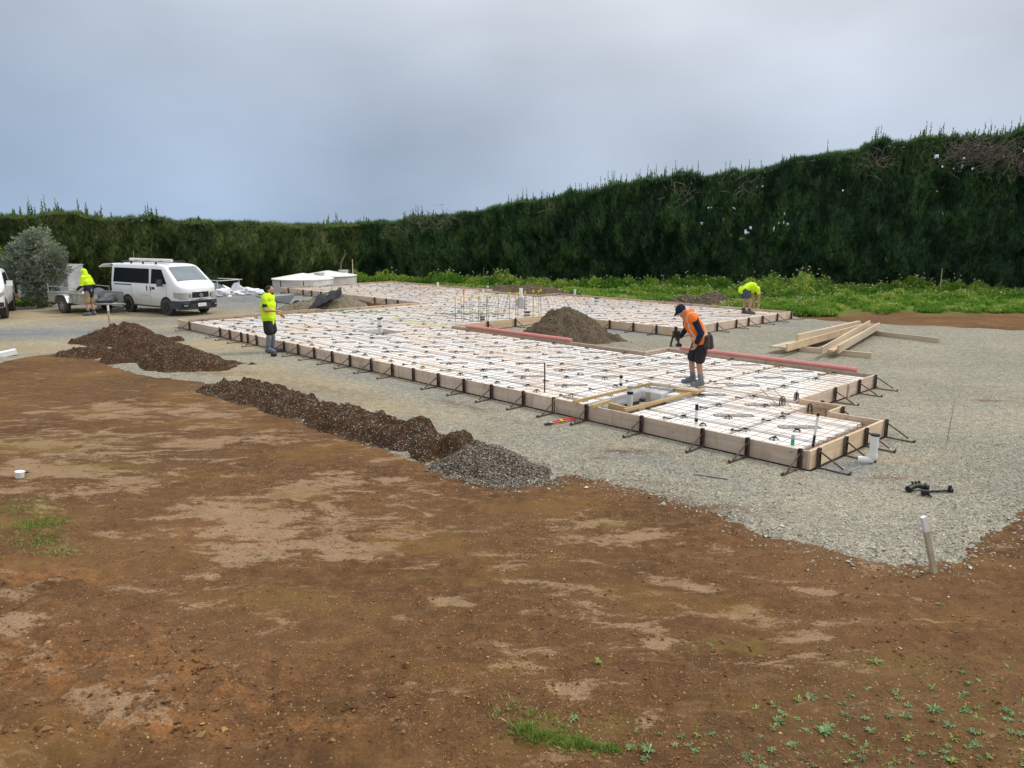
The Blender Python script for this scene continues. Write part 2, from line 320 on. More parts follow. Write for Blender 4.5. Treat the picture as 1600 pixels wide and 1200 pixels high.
grn = n.noise(n.pos((1, 1.5, 1), (0, 0, .6)), 55, 6, .8); base = n.mix(n.ma('MULTIPLY', n.rng(dsum, 1.93, 2.07, 0, .9, True), n.rng(grn, .40, .58, .3, 1.)), base, n.mix(a2, (.30, .19, .112), (.46, .325, .205)))
mo = n.ma('MULTIPLY', n.attr('moss'), n.rng(n.noise(p, 3, 6, .6), .35, .6)); base = n.mix(n.ma('MULTIPLY', mo, .75), base, (.20, .15, .035))
gold = n.noise(n.pos((1, 1.6, 1)), .55, 5, .6); base = n.mix(n.rng(gold, .52, .68, 0, .5), base, (.22, .125, .035))
# grit and straw flecks
vc = n.n('ShaderNodeTexVoronoi'); n.l(p, vc.inputs[0]); vc.inputs['Scale'].default_value = 60; sp = n.n('ShaderNodeSeparateColor'); n.l(vc.outputs['Color'], sp.inputs[0])
dens = n.ma('ADD', n.rng(n.noise(p, .6, 4, .6), .4, .66, .01, .14), n.ma('MULTIPLY', n.attr('grit'), .75))
fl = n.ma('MULTIPLY', n.ma('LESS_THAN', sp.outputs[0], dens), n.ma('LESS_THAN', vc.outputs['Distance'], n.ma('MULTIPLY', sp.outputs[1], .5)))
base = n.mix(fl, base, n.mix(sp.outputs[2], (.42, .27, .09), (.40, .31, .20)))
gr = n.mix(n.noise(p, 3, 6, .7), (.055, .12, .018), (.16, .22, .04)); base = n.mix(n.ma('MULTIPLY', n.attr('grass'), n.rng(n.noise(p, 1.8, 6, .7), .25, .5, .35, 1)), base, gr)
hh = n.ma('ADD', n.ma('MULTIPLY', a2, .6), n.ma('ADD', n.ma('MULTIPLY', a3, .5), n.ma('MULTIPLY', fl, .12)))
n.bump(hh, .9, .035); M['soil'] = n.fin(base, .93, 0, .12)
n = N('gravel'); p = n.pos(); big = n.noise(p, .35, 5, .6); med = n.noise(p, 2.6, 6, .65)
v1 = n.n('ShaderNodeTexVoronoi'); n.l(p, v1.inputs[0]); v1.inputs['Scale'].default_value = 72; s1 = n.n('ShaderNodeSeparateColor'); n.l(v1.outputs['Color'], s1.inputs[0])
v2 = n.n('ShaderNodeTexVoronoi'); n.l(p, v2.inputs[0]); v2.inputs['Scale'].default_value = 36; s2 = n.n('ShaderNodeSeparateColor'); n.l(v2.outputs['Color'], s2.inputs[0])
c = n.ramp(s1.outputs[0], [(0, (.075, .068, .050)), (.3, (.22, .203, .158)), (.7, (.345, .318, .245)), (.93, (.49, .455, .355)), (1, (.68, .62, .47))])
c = n.mix(n.rng(s2.outputs[0], 0, 1, 0, .55), c, n.ramp(s2.outputs[1], [(0, (.14, .135, .11)), (.6, (.30, .29, .23)), (1, (.46, .43, .33))]))
tan = n.ma('ADD', n.ma('MULTIPLY', n.attr('tan'), .8), n.ma('ADD', n.rng(med, .55, .78, 0, .5), n.rng(big, .52, .7, 0, .15))); c = n.mix(tan, c, n.mix(s1.outputs[1], (.30, .22, .115), (.50, .40, .24)))
c = n.mix(n.ma('MULTIPLY', n.attr('blue'), n.rng(n.noise(p, 1.3, 7, .72), .36, .56, .15, 1)), c, n.mix(s1.outputs[1], (.10, .115, .135), (.27, .29, .32)))
c = n.mix(n.ma('MULTIPLY', n.attr('mud'), n.rng(n.noise(p, 5, 7, .7), .38, .58)), c, (.15, .078, .038))
m8 = n.noise(p, 7, 7, .75); vs = n.n('ShaderNodeVectorMath', operation='SCALE'); n.l(c, vs.inputs[0]); n.l(n.ma('MULTIPLY', n.rng(big, .3, .7, .86, 1.12), n.rng(m8, .3, .7, .74, 1.24)), vs.inputs['Scale'])
n.bump(n.ma('SUBTRACT', 1., n.ma('ADD', v1.outputs['Distance'], n.ma('MULTIPLY', v2.outputs['Distance'], .8))), .8, .012); M['gravel'] = n.fin(vs.outputs[0], .9, 0, .15)
xs = lines(-7.5, 8.5, .045, 900); ys0 = lines(3.0, 13.0, .045, 900); ys = ys0[ys0 > -30]
me = gridmesh('ground', xs, ys, height, M['soil'], None, {'dry': dry, 'moss': moss, 'orange': orange, 'grit': grit, 'grass': grass_})
tag(link('ground', me), kind='structure')
tanf = patches([(60, 495, 6, 2.2, 0, 1), (200, 505, 4, 1, 0, .7), (330, 510, 3, 1.5, 0, .9), (60, 545, 3, 1.2, 0, .8), (430, 590, 3, .9, -40, .7), (600, 635, 2, .5, -40, .6), (960, 700, .5, .2, 0, .5), (1400, 720, .6, .25, 0, .6), (340, 540, 2, 1, 0, .9), (300, 490, 3, 1.2, 0, .8)])
bluef = patches([(100, 520, 3.6, 1.0, 3, 1.1), (10, 522, 2.5, 1.1, 0, 1.1), (200, 505, 3, .8, 0, .8), (420, 470, 3.5, 4, 0, 1.1), (380, 460, 4, 3.5, 0, 1), (1200, 508, 1.6, .5, -10, 1), (1010, 520, 2.0, .9, -10, .9), (940, 520, 1.5, 1.0, 0, .8), (330, 640, .8, .3, 0, .3), (1320, 735, .6, .3, 40, .8), (1000, 720, 1.5, .2, -44, .5), (600, 600, 3., .25, -46, .5)])
mudf = patches([(985, 708, .45, .13, -5, 1.3), (940, 718, .15, .06, 0, 1.2), (720, 635, .9, .16, -42, .8), (1070, 790, .9, .2, -20, 1), (500, 610, 2., .5, -40, .5), (1400, 750, .6, .12, 0, .7), (1545, 628, .35, .12, 0, 1.2), (1560, 606, .7, .06, 0, .8), (800, 660, .5, .1, -30, .6), (290, 520, 1.2, .3, 0, .7), (360, 585, 1.0, .3, 0, .9), (880, 540, 1.6, .7, 0, .7), (1000, 755, .9, .08, -15, .6)])
gx = lines(-8, 8.5, .055, 75, 1.05); gy = lines(6.2, 14.5, .055, 60, 1.05); gy = gy[gy > 5]
def gz(x, y):
    g = gravd(x, y); return height(x, y) + -.03 + .055 * sstep(-.12, .25, g) + .006 * fbm(x, y, 2, 3, 40)
me = gridmesh('gravel_pad', gx, gy, gz, M['gravel'], lambda c: gravd(c[:, 0], c[:, 1]) > -.14, {'tan': tanf, 'blue': bluef, 'mud': mudf})
tag(link('gravel_pad', me), kind='structure')
GZ = .025
def gtop(x, y):
    x = np.atleast_1d(np.float64(x)); y = np.atleast_1d(np.float64(y)); return np.maximum(height(x, y), np.where(gravd(x, y) > 0, gz(x, y), -9))
# ------------------------------------------------------------ stones
def rocks(name, XY, Z, size, mat, tint, flat=.65, parent=None, label=None):
    """one mesh of irregular eight-faced stones"""
    n_ = len(XY); rg = np.random.default_rng(len(name) * 31 + n_); base_ = np.array([[1, 0, 0], [-1, 0, 0], [0, 1, 0], [0, -1, 0], [0, 0, 1], [0, 0, -1]], float)
    fc = np.array([[0, 2, 4], [2, 1, 4], [1, 3, 4], [3, 0, 4], [2, 0, 5], [1, 2, 5], [3, 1, 5], [0, 3, 5]])
    V = base_[None] * rg.uniform(.6, 1.25, (n_, 6, 1)); V = V + rg.normal(0, .16, (n_, 6, 3)); ang = rg.uniform(0, 6.28, n_); ca, sa = np.cos(ang), np.sin(ang)
    tl = rg.uniform(-.9, .9, n_); ct, st = np.cos(tl), np.sin(tl)
    y_ = V[..., 1] * ct[:, None] - V[..., 2] * st[:, None]; z_ = V[..., 1] * st[:, None] + V[..., 2] * ct[:, None]; V = np.stack([V[..., 0], y_, z_ * flat], -1)
    x_ = V[..., 0] * ca[:, None] - V[..., 1] * sa[:, None]; y_ = V[..., 0] * sa[:, None] + V[..., 1] * ca[:, None]; V = np.stack([x_, y_, V[..., 2]], -1) * np.asarray(size)[:, None, None]
    V[..., 0] += XY[:, 0][:, None]; V[..., 1] += XY[:, 1][:, None]; V[..., 2] += np.asarray(Z)[:, None]
    F = (fc[None] + (np.arange(n_) * 6)[:, None, None]).reshape(-1, 3); me = npmesh(name, V.reshape(-1, 3), F, mat, np.repeat(tint, 8))
    return tag(link(name, me, parent), label, None, None, 'stuff')
n = N('loose_stone'); M['stone'] = n.fin(n.ramp(n.attr('tint'), [(0, (.13, .075, .045)), (.3, (.20, .18, .14)), (.6, (.33, .31, .25)), (.85, (.50, .47, .38)), (1, (.68, .65, .57))]), .85, 0, .2)
n = N('soil_clod'); M['clod'] = n.fin(n.ramp(n.attr('tint'), [(0, (.09, .045, .02)), (.5, (.19, .10, .045)), (.8, (.30, .175, .08)), (.93, (.44, .27, .10)), (1, (.5, .42, .28))]), .95, 0, .1)
rg = RNG
# stones along the gravel's ragged edge
cx_ = rg.uniform(-7, 8.5, 260000); cy_ = rg.uniform(6, 17, 260000); gd = polyd(cx_, cy_, GRAVEL) + .18 * fbm(cx_, cy_, 1.6, 3, 5)
pr = np.where(gd > 0, np.exp(-gd * 2.2) * .55, np.exp(gd * 6.5) * .5) * (cx_ > -1); ok = rg.random(260000) < pr * .55
XY = np.stack([cx_[ok], cy_[ok]], 1); sz = rg.lognormal(-4.45, .38, len(XY)).clip(.006, .032)
rocks('edge_stones', XY, gtop(XY[:, 0], XY[:, 1]) + sz * .25, sz, M['stone'], rg.beta(3, 2, len(XY)), label='loose grey stones spilling over the ragged edge of the gravel pad')
# pad surface stones in the nearest band
cx_ = rg.uniform(0, 9, 60000); cy_ = rg.uniform(6.5, 12, 60000); ok = (gravd(cx_, cy_) > .1) & (rg.random(60000) < .35) & (polyd(cx_, cy_, [(4.07, 10.1), (6.1, 12), (-3, 19), (-4, 17)]) < 0)
XY = np.stack([cx_[ok], cy_[ok]], 1); sz = rg.lognormal(-4.6, .33, len(XY)).clip(.005, .02)
rocks('surface_stones', XY, gtop(XY[:, 0], XY[:, 1]) + sz * .1, sz, M['stone'], rg.beta(3, 2, len(XY)), label='pale chips of crushed stone lying loose on the near gravel')
# clods and crumbs on the bare soil
u_ = rg.uniform(0, 1600, 60000); v_ = 600 + 610 * rg.random(60000) ** .9
pts = np.array([P(a, b)[:2] for a, b in zip(u_[:24000], v_[:24000])]); gd = polyd(pts[:, 0], pts[:, 1], GRAVEL); bk = polyd(pts[:, 0], pts[:, 1], BANK)
ok = (gd < -.05) & (rg.random(24000) < np.where(bk > -.15, .6, .26 + .5 * (fbm(pts[:, 0], pts[:, 1], .8, 3, 77) > .05))); XY = pts[ok]; bk = bk[ok]
sz = rg.lognormal(-5.2, .6, len(XY)).clip(.003, .02); sz = np.where((bk > -.1) & (rg.random(len(XY)) < .10), sz * 1.8, sz)
rocks('soil_clods', XY, height(XY[:, 0], XY[:, 1]) + sz * .2, sz, M['clod'], rg.beta(2, 2.2, len(XY)), label='crumbs and clods of brown soil scattered over the bare foreground')
# bigger lumps along the lip of the cut bank
XY = []
for (x0, y0, x1, y1, k) in ((250, 995, 330, 1080, 26), (300, 1060, 380, 1090, 40), (330, 1085, 470, 1110, 30), (100, 1120, 330, 1190, 34), (560, 1040, 640, 1150, 6), (0, 1170, 120, 1195, 10)):
    for _ in range(k): q = P(rg.uniform(x0, x1), rg.uniform(y0, y1)); XY.append((q.x, q.y))
XY = np.array(XY); sz = rg.lognormal(-4.1, .5, len(XY)).clip(.008, .04)
rocks('earth_lumps', XY, height(XY[:, 0], XY[:, 1]) + sz * .25, sz, M['clod'], rg.beta(2, 2, len(XY)) * .9, label='fist-sized lumps of earth along the lip of the low bank')
# ------------------------------------------------------------ heaps
n = N('heap_soil'); p = n.pos(); a1 = n.noise(p, 2.2, 6, .65); a2 = n.noise(p, 16, 6, .7); vv = n.n('ShaderNodeTexVoronoi'); n.l(p, vv.inputs[0]); vv.inputs['Scale'].default_value = 62; s1 = n.n('ShaderNodeSeparateColor'); n.l(vv.outputs['Color'], s1.inputs[0])
c = n.mix(n.rng(a2, .3, .7), (.050, .027, .015), (.135, .070, .034)); st = n.ma('LESS_THAN', s1.outputs[0], n.ma('MULTIPLY', n.attr('stony'), n.rng(a1, .3, .65, .1, 1.)))
c = n.mix(st, c, n.ramp(s1.outputs[1], [(0, (.11, .10, .085)), (.7, (.26, .25, .21)), (1, (.52, .50, .43))])); n.bump(n.ma('ADD', a2, n.ma('MULTIPLY', vv.outputs['Distance'], -.4)), 1., .06); M['heap'] = n.fin(c, .95, 0, .1)
n = N('heap_brown_grey'); p = n.pos(); a2 = n.noise(p, 12, 7, .7); n.bump(a2, 1., .06); M['heapb'] = n.fin(n.ramp(a2, [(.3, (.055, .040, .026)), (.55, (.13, .098, .066)), (.72, (.22, .18, .13))]), .95, 0, .1)
n = N('heap_gravel'); p = n.pos(); a1 = n.noise(p, 1.6, 6, .65); vv = n.n('ShaderNodeTexVoronoi'); n.l(p, vv.inputs[0]); vv.inputs['Scale'].default_value = 30; s1 = n.n('ShaderNodeSeparateColor'); n.l(vv.outputs['Color'], s1.inputs[0])
c = n.mix(n.rng(a1, .35, .62), n.ramp(s1.outputs[0], [(0, (.12, .115, .10)), (1, (.30, .29, .26))]), n.ramp(s1.outputs[0], [(0, (.12, .085, .04)), (1, (.26, .20, .11))])); n.bump(n.noise(p, 16, 6, .7), .9, .04); M['heapg'] = n.fin(c, .95, 0, .1)
def heap(name, label, blobs, mat, step=.05, stony=.4, rough=.05, nst=900, smin=.008, smax=.03, base=0.02):
    """blobs: (x, y, height, rx, ry, angle)"""
    B = np.array([(b[0], b[1]) for b in blobs]); R = max(max(b[3], b[4]) for b in blobs) * 2.2
    xs = np.arange(B[:, 0].min() - R, B[:, 0].max() + R, step); ys = np.arange(B[:, 1].min() - R, B[:, 1].max() + R, step); o = empty(name, (*B.mean(0), 0), 0, label, 'gravel heap' if mat is M['heapg'] else 'soil heap')
    mx, my = B.mean(0); sd_ = int(abs(B.sum() * 10)) % 90
    def zf(X, Y):
        z = np.zeros_like(X)
        for (bx, by, h, rx, ry, a) in blobs:
            a = math.radians(a); dx = X - bx; dy = Y - by; u = (dx * math.cos(a) + dy * math.sin(a)) / rx; v = (-dx * math.sin(a) + dy * math.cos(a)) / ry
            r = np.sqrt(u * u + v * v) * (1 + .28 * fbm(X, Y, 1.3, 3, sd_)); z = np.maximum(z, h * (np.clip(1.12 - r, 0, 9) - .12 * np.exp(-(r / .25) ** 2)))
        m = sstep(0, .08, z); return z + m * rough * (fbm(X, Y, 4.5, 5, sd_ + 2, .6) * 1.6 + .5 * np.abs(fbm(X, Y, 14, 3, sd_ + 4))) - .03 + base
    me = gridmesh(name, xs, ys, zf, mat, lambda c: zf(c[:, 0], c[:, 1]) > base - .029, {'stony': lambda x, y: np.full_like(x, stony)})
    me.transform(Matrix.Translation((-mx, -my, 0))); link('aggregate' if mat is M['heapg'] else 'earth', me, o)
    if nst:
        rr = np.random.default_rng(sd_ + nst); k = nst * 4; i = rr.integers(0, len(blobs), k); bb = np.array(blobs)[i]; t = rr.uniform(0, 6.28, k); q = np.sqrt(rr.random(k)) * 1.25; a = np.radians(bb[:, 5])
        lx = bb[:, 3] * q * np.cos(t); ly = bb[:, 4] * q * np.sin(t); X = bb[:, 0] + lx * np.cos(a) - ly * np.sin(a); Y = bb[:, 1] + lx * np.sin(a) + ly * np.cos(a); X, Y = X[:nst], Y[:nst]
        sz = rr.lognormal(math.log(smin * 1.8), .4, nst).clip(smin, smax); Z = np.maximum(zf(X, Y), base) + sz * .3
        st_ = rocks('stones', np.stack([X - mx, Y - my], 1), Z, sz, M['stone'], rr.beta(2.2, 1.9, nst) * rr.choice([.3, .95], nst, p=[.6, .4]), parent=o)
    return o
def gp(x, y): q = P(x, y); return q.x, q.y
def blob(px, py, h, rx, ry, a=0): return (*gp(px, py), h, rx, ry, a)
heap('soil_heap', 'brown soil heap with two humps on the gravel at left, in front of the van', [blob(195, 535, .58, 1.5, 1.0, -20), blob(150, 555, .22, 1.3, .6, -10), blob(235, 558, .62, 1.35, 1.0, -25), blob(285, 572, .5, 1.3, .8, -25), blob(340, 570, .16, .9, .35, 0)], M['heap'], .05, .14, .09, 2400, .005, .017)
heap('soil_windrow', 'long low windrow of dark soil and stones beside the gravel in front of the slab', [blob(365, 612, .22, .9, .5, -20), blob(420, 625, .30, 1.0, .5, -25), blob(480, 642, .27, .9, .55, -35), blob(545, 662, .32, .9, .6, -35), blob(600, 680, .26, .8, .55, -40), blob(655, 695, .40, .8, .55, -35), blob(705, 712, .38, .75, .55, -35)], M['heap'], .04, .2, .11, 4300, .005, .017)
heap('stony_windrow_end', 'grey stony hump at the near end of the long soil windrow', [blob(755, 728, .34, .7, .62, -20), blob(800, 742, .2, .6, .5, -10)], M['heap'], .035, .8, .06, 5200, .005, .016)
heap('courtyard_heap', 'tall cone of brown spoil in the courtyard between the two slab wings', [blob(883, 527, .95, 1.25, 1.3, 0), blob(920, 533, .32, 1.1, .8, 0), blob(852, 527, .32, .8, .8, 0)], M['heapb'], .07, .15, .12, 500, .01, .03)
heap('gravel_heap', 'grey and olive gravel heap behind the worker at left, half under black polythene', [blob(520, 487, .85, 1.6, 1.3, 0), blob(480, 488, .5, 1.4, 1.0, 0)], M['heapg'], .09, .3, .06, 500, .015, .04)
heap('dark_soil_heap', 'low dark soil heap just behind the left end formwork', [blob(562, 484, .42, 1.1, .8, 0), blob(590, 485, .2, .9, .6, 0)], M['heap'], .09, .1, .06, 250, .015, .04)
heap('verge_spoil_heap', 'long flat spoil heap in the weeds behind the middle of the slab', [blob(830, 459, .5, 2.2, .9, 0), blob(795, 457, .38, 1.6, .8, 0), blob(865, 462, .3, 1.5, .6, 0)], M['heapb'], .1, .5, .1, 500, .02, .05)
heap('stony_spoil_heap', 'grey stony spoil heap at the verge behind the orange vest worker', [blob(1112, 477, .62, 1.1, .8, 0), blob(1075, 476, .42, 1.0, .7, 0)], M['heapb'], .08, .9, .12, 700, .02, .05)
# ------------------------------------------------------------ slab formwork
C0 = Vector((4.065, 10.17, 0)); DA = Vector((-.6931, .7208, 0)); DB = Vector((.7208, .6931, 0)); RZ = math.atan2(DA.y, DA.x); RZB = math.atan2(DB.y, DB.x)
def AB(a, b, z=0.): v = C0 + DA * a + DB * b; return Vector((v.x, v.y, z))
def toAB(x, y): d = Vector((x, y, 0)) - C0; return d.dot(DA), d.dot(DB)
def proj(v):
    c, s = math.cos(PITCH), math.sin(PITCH); z = v[1] * c + (CAMH - v[2]) * s; return 800 + FPX * v[0] / z, 600 + FPX * (-(v[1]) * s * 1 + (CAMH - v[2]) * c) / z
OUT = [(0, 0), (0, 2.55), (.88, 2.55), (.88, 3.15), (1.68, 3.15), (1.68, 6.6), (6.95, 6.6), (6.95, 5.6), (14.4, 5.6), (14.4, 10.25), (9.0, 10.25), (9.0, 17.5), (20.9, 17.5), (20.9, 16.1), (25, 16.1), (25, 17.0), (33.8, 17.0), (33.8, 9.75), (21.6, 9.75), (21.6, 5.3), (22.2, 5.3), (22.2, 0)]
BT = .045; TOP = .30; ZB = GZ + .012
def inside(a, b, poly=OUT):
    r = False
    for i in range(len(poly)):
        (x1, y1), (x2, y2) = poly[i], poly[(i + 1) % len(poly)]
        if (y1 > b) != (y2 > b) and a < x1 + (b - y1) / (y2 - y1) * (x2 - x1): r = not r
    return r
form = empty('formwork', AB(0, 0), RZ, 'long weathered timber formwork boards boxing in the whole house slab', 'formwork')
def loc_(a, b, z): return (a, -b, z)
FRESH = {2, 3, 8, 9}
nb = 0
for i in range(len(OUT)):
    (a0, b0), (a1, b1) = OUT[i], OUT[(i + 1) % len(OUT)]; L = math.hypot(a1 - a0, b1 - b0); ux, uy = (a1 - a0) / L, (b1 - b0) / L
    mx, my = (a0 + a1) / 2, (b0 + b1) / 2; nx_, ny_ = (-uy, ux) if inside(mx - uy * .1, my + ux * .1) else (uy, -ux)
    def conv(j):
        (p0, q0), (p1, q1), (p2, q2) = OUT[j - 1], OUT[j], OUT[(j + 1) % len(OUT)]; return ((p1 - p0) * (q2 - q1) - (q1 - q0) * (p2 - p1))
    sg = sum((OUT[k][0] * OUT[(k + 1) % len(OUT)][1] - OUT[(k + 1) % len(OUT)][0] * OUT[k][1]) for k in range(len(OUT)))
    isA = abs(ux) > .5; s0 = 0; s1 = L
    if isA:
        if conv(i) * sg > 0: s0 += BT + .0015
        if conv((i + 1) % len(OUT)) * sg > 0: s1 -= BT + .0015
    else:
        if conv(i) * sg < 0: s0 += .0
    k = max(1, round((s1 - s0) / 5.2)); rr = random.Random(i * 5 + 1); cuts = [s0] + sorted(s0 + (s1 - s0) * (j + rr.uniform(-.18, .18)) / k for j in range(1, k)) + [s1]
    if i == len(OUT) - 1:   # front side: joints read from the photograph
        cuts = [s0, 22.2 - 17.9, 22.2 - 10.25, 22.2 - 9.55, 22.2 - 4.75, s1]
    for j in range(len(cuts) - 1):
        l0, l1 = cuts[j] + .001, cuts[j + 1] - .001; c = (l0 + l1) / 2; ca, cb = a0 + ux * c + nx_ * BT / 2, b0 + uy * c + ny_ * BT / 2
        th = BT - (.003 if j % 2 else 0); tp = TOP - (.004 if isA else 0) - rr.uniform(0, .003)
        m = MB(); nseg = max(2, int((l1 - l0) / .5)); vs = []; fs = []
        for q in range(nseg + 1):
            x = -(l1 - l0) / 2 + (l1 - l0) * q / nseg; wv = .004 * math.sin(q * 1.7 + i) if 0 < q < nseg else 0
            vs += [(x, -th / 2 + wv, ZB), (x, th / 2 + wv, ZB), (x, th / 2 + wv, tp), (x, -th / 2 + wv, tp)]
        for q in range(nseg):
            o_ = q * 4
            for e in range(4): fs.append((o_ + e, o_ + 4 + e, o_ + 4 + (e + 1) % 4, o_ + (e + 1) % 4))
        fs += [(3, 2, 1, 0), (nseg * 4, nseg * 4 + 1, nseg * 4 + 2, nseg * 4 + 3)]; m.add(vs, fs)
        mt = M['formwood2'] if (i in FRESH or (i == 0) or (i == 21 and j == 2)) else M['formwood']
        bo = m.build('board', mt, form, loc_(ca, cb, 0), math.atan2(-uy, ux)); nb += 1
        if mt is M['formwood2'] and i == 21: bo['label'] = 'short orange-brown board joining two longer grey ones'
        # batten over the outside of a joint
        if j > 0 and i in (4, 10, 21, 0) and not (i == 21 and j in (2, 5)):
            w = AB(a0 + ux * cuts[j] - nx_ * .014, b0 + uy * cuts[j] - ny_ * .014)
            MB().box((0, 0, .165), (.07, .026, .26)).build('joint_batten', M['formwood'], form, loc_(a0 + ux * cuts[j] - nx_ * .014, b0 + uy * cuts[j] - ny_ * .014, 0), math.atan2(-uy, ux))
# batten seen half way along the right hand return
MB().box((0, 0, .16), (.07, .026, .27)).build('joint_batten', M['formwood'], form, loc_(1.665, 5.15, 0), math.atan2(-1, 0))
# polythene under the slab, showing as a dark strip at the foot of the boards
def offs(poly, d):
    r = []; k = len(poly)
    sg = 1 if sum((poly[i][0] * poly[(i + 1) % k][1] - poly[(i + 1) % k][0] * poly[i][1]) for i in range(k)) > 0 else -1
    for i in range(k):
        p0, p1, p2 = poly[i - 1], poly[i], poly[(i + 1) % k]
        def nn(p, q): L = math.hypot(q[0] - p[0], q[1] - p[1]); return (q[1] - p[1]) / L * sg, -(q[0] - p[0]) / L * sg
        n1, n2 = nn(p0, p1), nn(p1, p2); r.append((p1[0] + (n1[0] + n2[0]) * d, p1[1] + (n1[1] + n2[1]) * d))
    return r
import bmesh
oo = offs(OUT, .035); ca_ = sorted({round(p[0], 3) for p in oo}); cb_ = sorted({round(p[1], 3) for p in oo}); m = MB()
for i in range(len(ca_) - 1):
    for j in range(len(cb_) - 1):
        if inside((ca_[i] + ca_[i + 1]) / 2, (cb_[j] + cb_[j + 1]) / 2, oo): m.add([loc_(ca_[i], cb_[j], GZ + .004), loc_(ca_[i + 1], cb_[j], GZ + .004), loc_(ca_[i + 1], cb_[j + 1], GZ + .004), loc_(ca_[i], cb_[j + 1], GZ + .004)], [(0, 1, 2, 3)])
me = m.mesh('damp_proof_sheet', M['poly']); fixn(me)
tag(link('damp_proof_sheet', me, None, AB(0, 0), RZ), 'black polythene sheet laid on the gravel under the whole slab', 'plastic sheet')
# ------------------------------------------------------------ foam pods
PITS = [(3.32, 4.24, .05, 1.97), (14.75, 15.5, 3.0, 3.8)]
def okpt(a, b, inset=.07):
    for da, db in ((inset, inset), (-inset, inset), (inset, -inset), (-inset, -inset)):
        if not inside(a + da, b + db): return False
    return not any(p[0] - .02 < a < p[1] + .02 and p[2] - .02 < b < p[3] + .02 for p in PITS)
def okrect(r):
    na = max(2, int((r[1] - r[0]) / .12) + 1); nb_ = max(2, int((r[3] - r[2]) / .12) + 1)
    return all(okpt(r[0] + (r[1] - r[0]) * i / (na - 1), r[2] + (r[3] - r[2]) * j / (nb_ - 1)) for i in range(na) for j in range(nb_))
def clip(r):
    if okrect(r): return r
    best = None
    for a0 in np.arange(0, .8, .1):
        for a1 in np.arange(0, .8, .1):
            if r[1] - r[0] - a0 - a1 < .3: continue
            for b0 in (0, .1, .2, .3, .5, .7):
                for b1 in (0, .1, .2, .3, .5, .7):
                    q = (r[0] + a0, r[1] - a1, r[2] + b0, r[3] - b1); w, h = q[1] - q[0], q[3] - q[2]
                    if w < .3 or h < .3 or (best and w * h <= best[0]): continue
                    if okrect(q): best = (w * h, q)
    return best[1] if best else None
def podmesh(w, h):
    m = MB(); c = .03; z0, z1 = GZ + .008, .225; hx, hy = w / 2, h / 2
    rings = [(hx - .01, hy - .01, z0), (hx - .01, hy - .01, z0 + .03), (hx, hy, z0 + .035), (hx, hy, z1 - c), (hx - .012, hy - .012, z1 - .008), (hx - c, hy - c, z1)]; vs = []
    for (x, y, z) in rings: vs += [(-x, -y, z), (x, -y, z), (x, y, z), (-x, y, z)]
    fs = [tuple(range(3, -1, -1)), tuple(range(len(vs) - 4, len(vs)))]
    for i in range(len(rings) - 1):
        for k in range(4): fs.append((i * 4 + k, i * 4 + (k + 1) % 4, i * 4 + 4 + (k + 1) % 4, i * 4 + 4 + k))
    return m.add(vs, fs).mesh('pod', M['foam'])
def stripmesh():
    cu = bpy.data.curves.new('t', 'FONT'); cu.body = 'EXPOL TUFFPODS'; cu.size = .17; cu.align_x = 'CENTER'; cu.align_y = 'CENTER'; cu.resolution_u = 1; cu.space_character = 1.02
    to = bpy.data.objects.new('t', cu); COL.objects.link(to); bpy.context.view_layer.update(); me = bpy.data.meshes.new_from_object(to.evaluated_get(bpy.context.evaluated_depsgraph_get()))
    m = MB(); V = [v.co.copy() for v in me.vertices]; w = max(v.x for v in V); m.add([(v.x * .295 / w, v.y * 1.0, .004) for v in V], [tuple(p.vertices) for p in me.polygons], 1)
    bpy.data.objects.remove(to); bpy.data.meshes.remove(me)
    x, y = .33, .105; m.add([(-x + .02, -y, .002), (x - .02, -y, .002), (x, -y + .02, .002), (x, y - .02, .002), (x - .02, y, .002), (-x + .02, y, .002), (-x, y - .02, .002), (-x, -y + .02, .002)], [tuple(range(8))], 0)
    return m.mesh('printed_marking', [M['print'], M['white']])
STRIP = stripmesh(); PODM = podmesh(1.1, 1.1); npod = 0; POD_C = []
GP = 'foam pods laid out inside the formwork'
for ia in range(0, 29):
    for ib in range(0, 16):
        r = clip((.3 + 1.2 * ia, 1.4 + 1.2 * ia, -.36 + 1.2 * ib, .74 + 1.2 * ib))
        if r is None: continue
        w, h = r[1] - r[0], r[3] - r[2]; full = w > 1.09 and h > 1.09; ca, cb = (r[0] + r[1]) / 2, (r[2] + r[3]) / 2; p = AB(ca, cb)
        near = (ia == 0 and ib == 1)
        lb = ('white foam slab pod at the near right corner of the slab, by the corner pipes' if near else 'white foam slab pod with its grey printed strip, under the steel mesh' if w > .8 and h > .8 else 'narrow cut piece of white foam pod filling in along a formwork board or opening')
        e = empty('foam_pod', p, RZ + random.uniform(-.006, .006), lb, 'foam pod', GP)
        link('foam_block', PODM if full else podmesh(w, h), e)
        if w > .8 and h > .8: s_ = link('printed_marking', STRIP, e, (random.uniform(-.06, .06), random.uniform(-.06, .06), .2255), -RZ + random.uniform(-.03, .03))
        POD_C.append((ca, cb, w, h)); npod += 1
print('pods', npod, 'boards', nb)
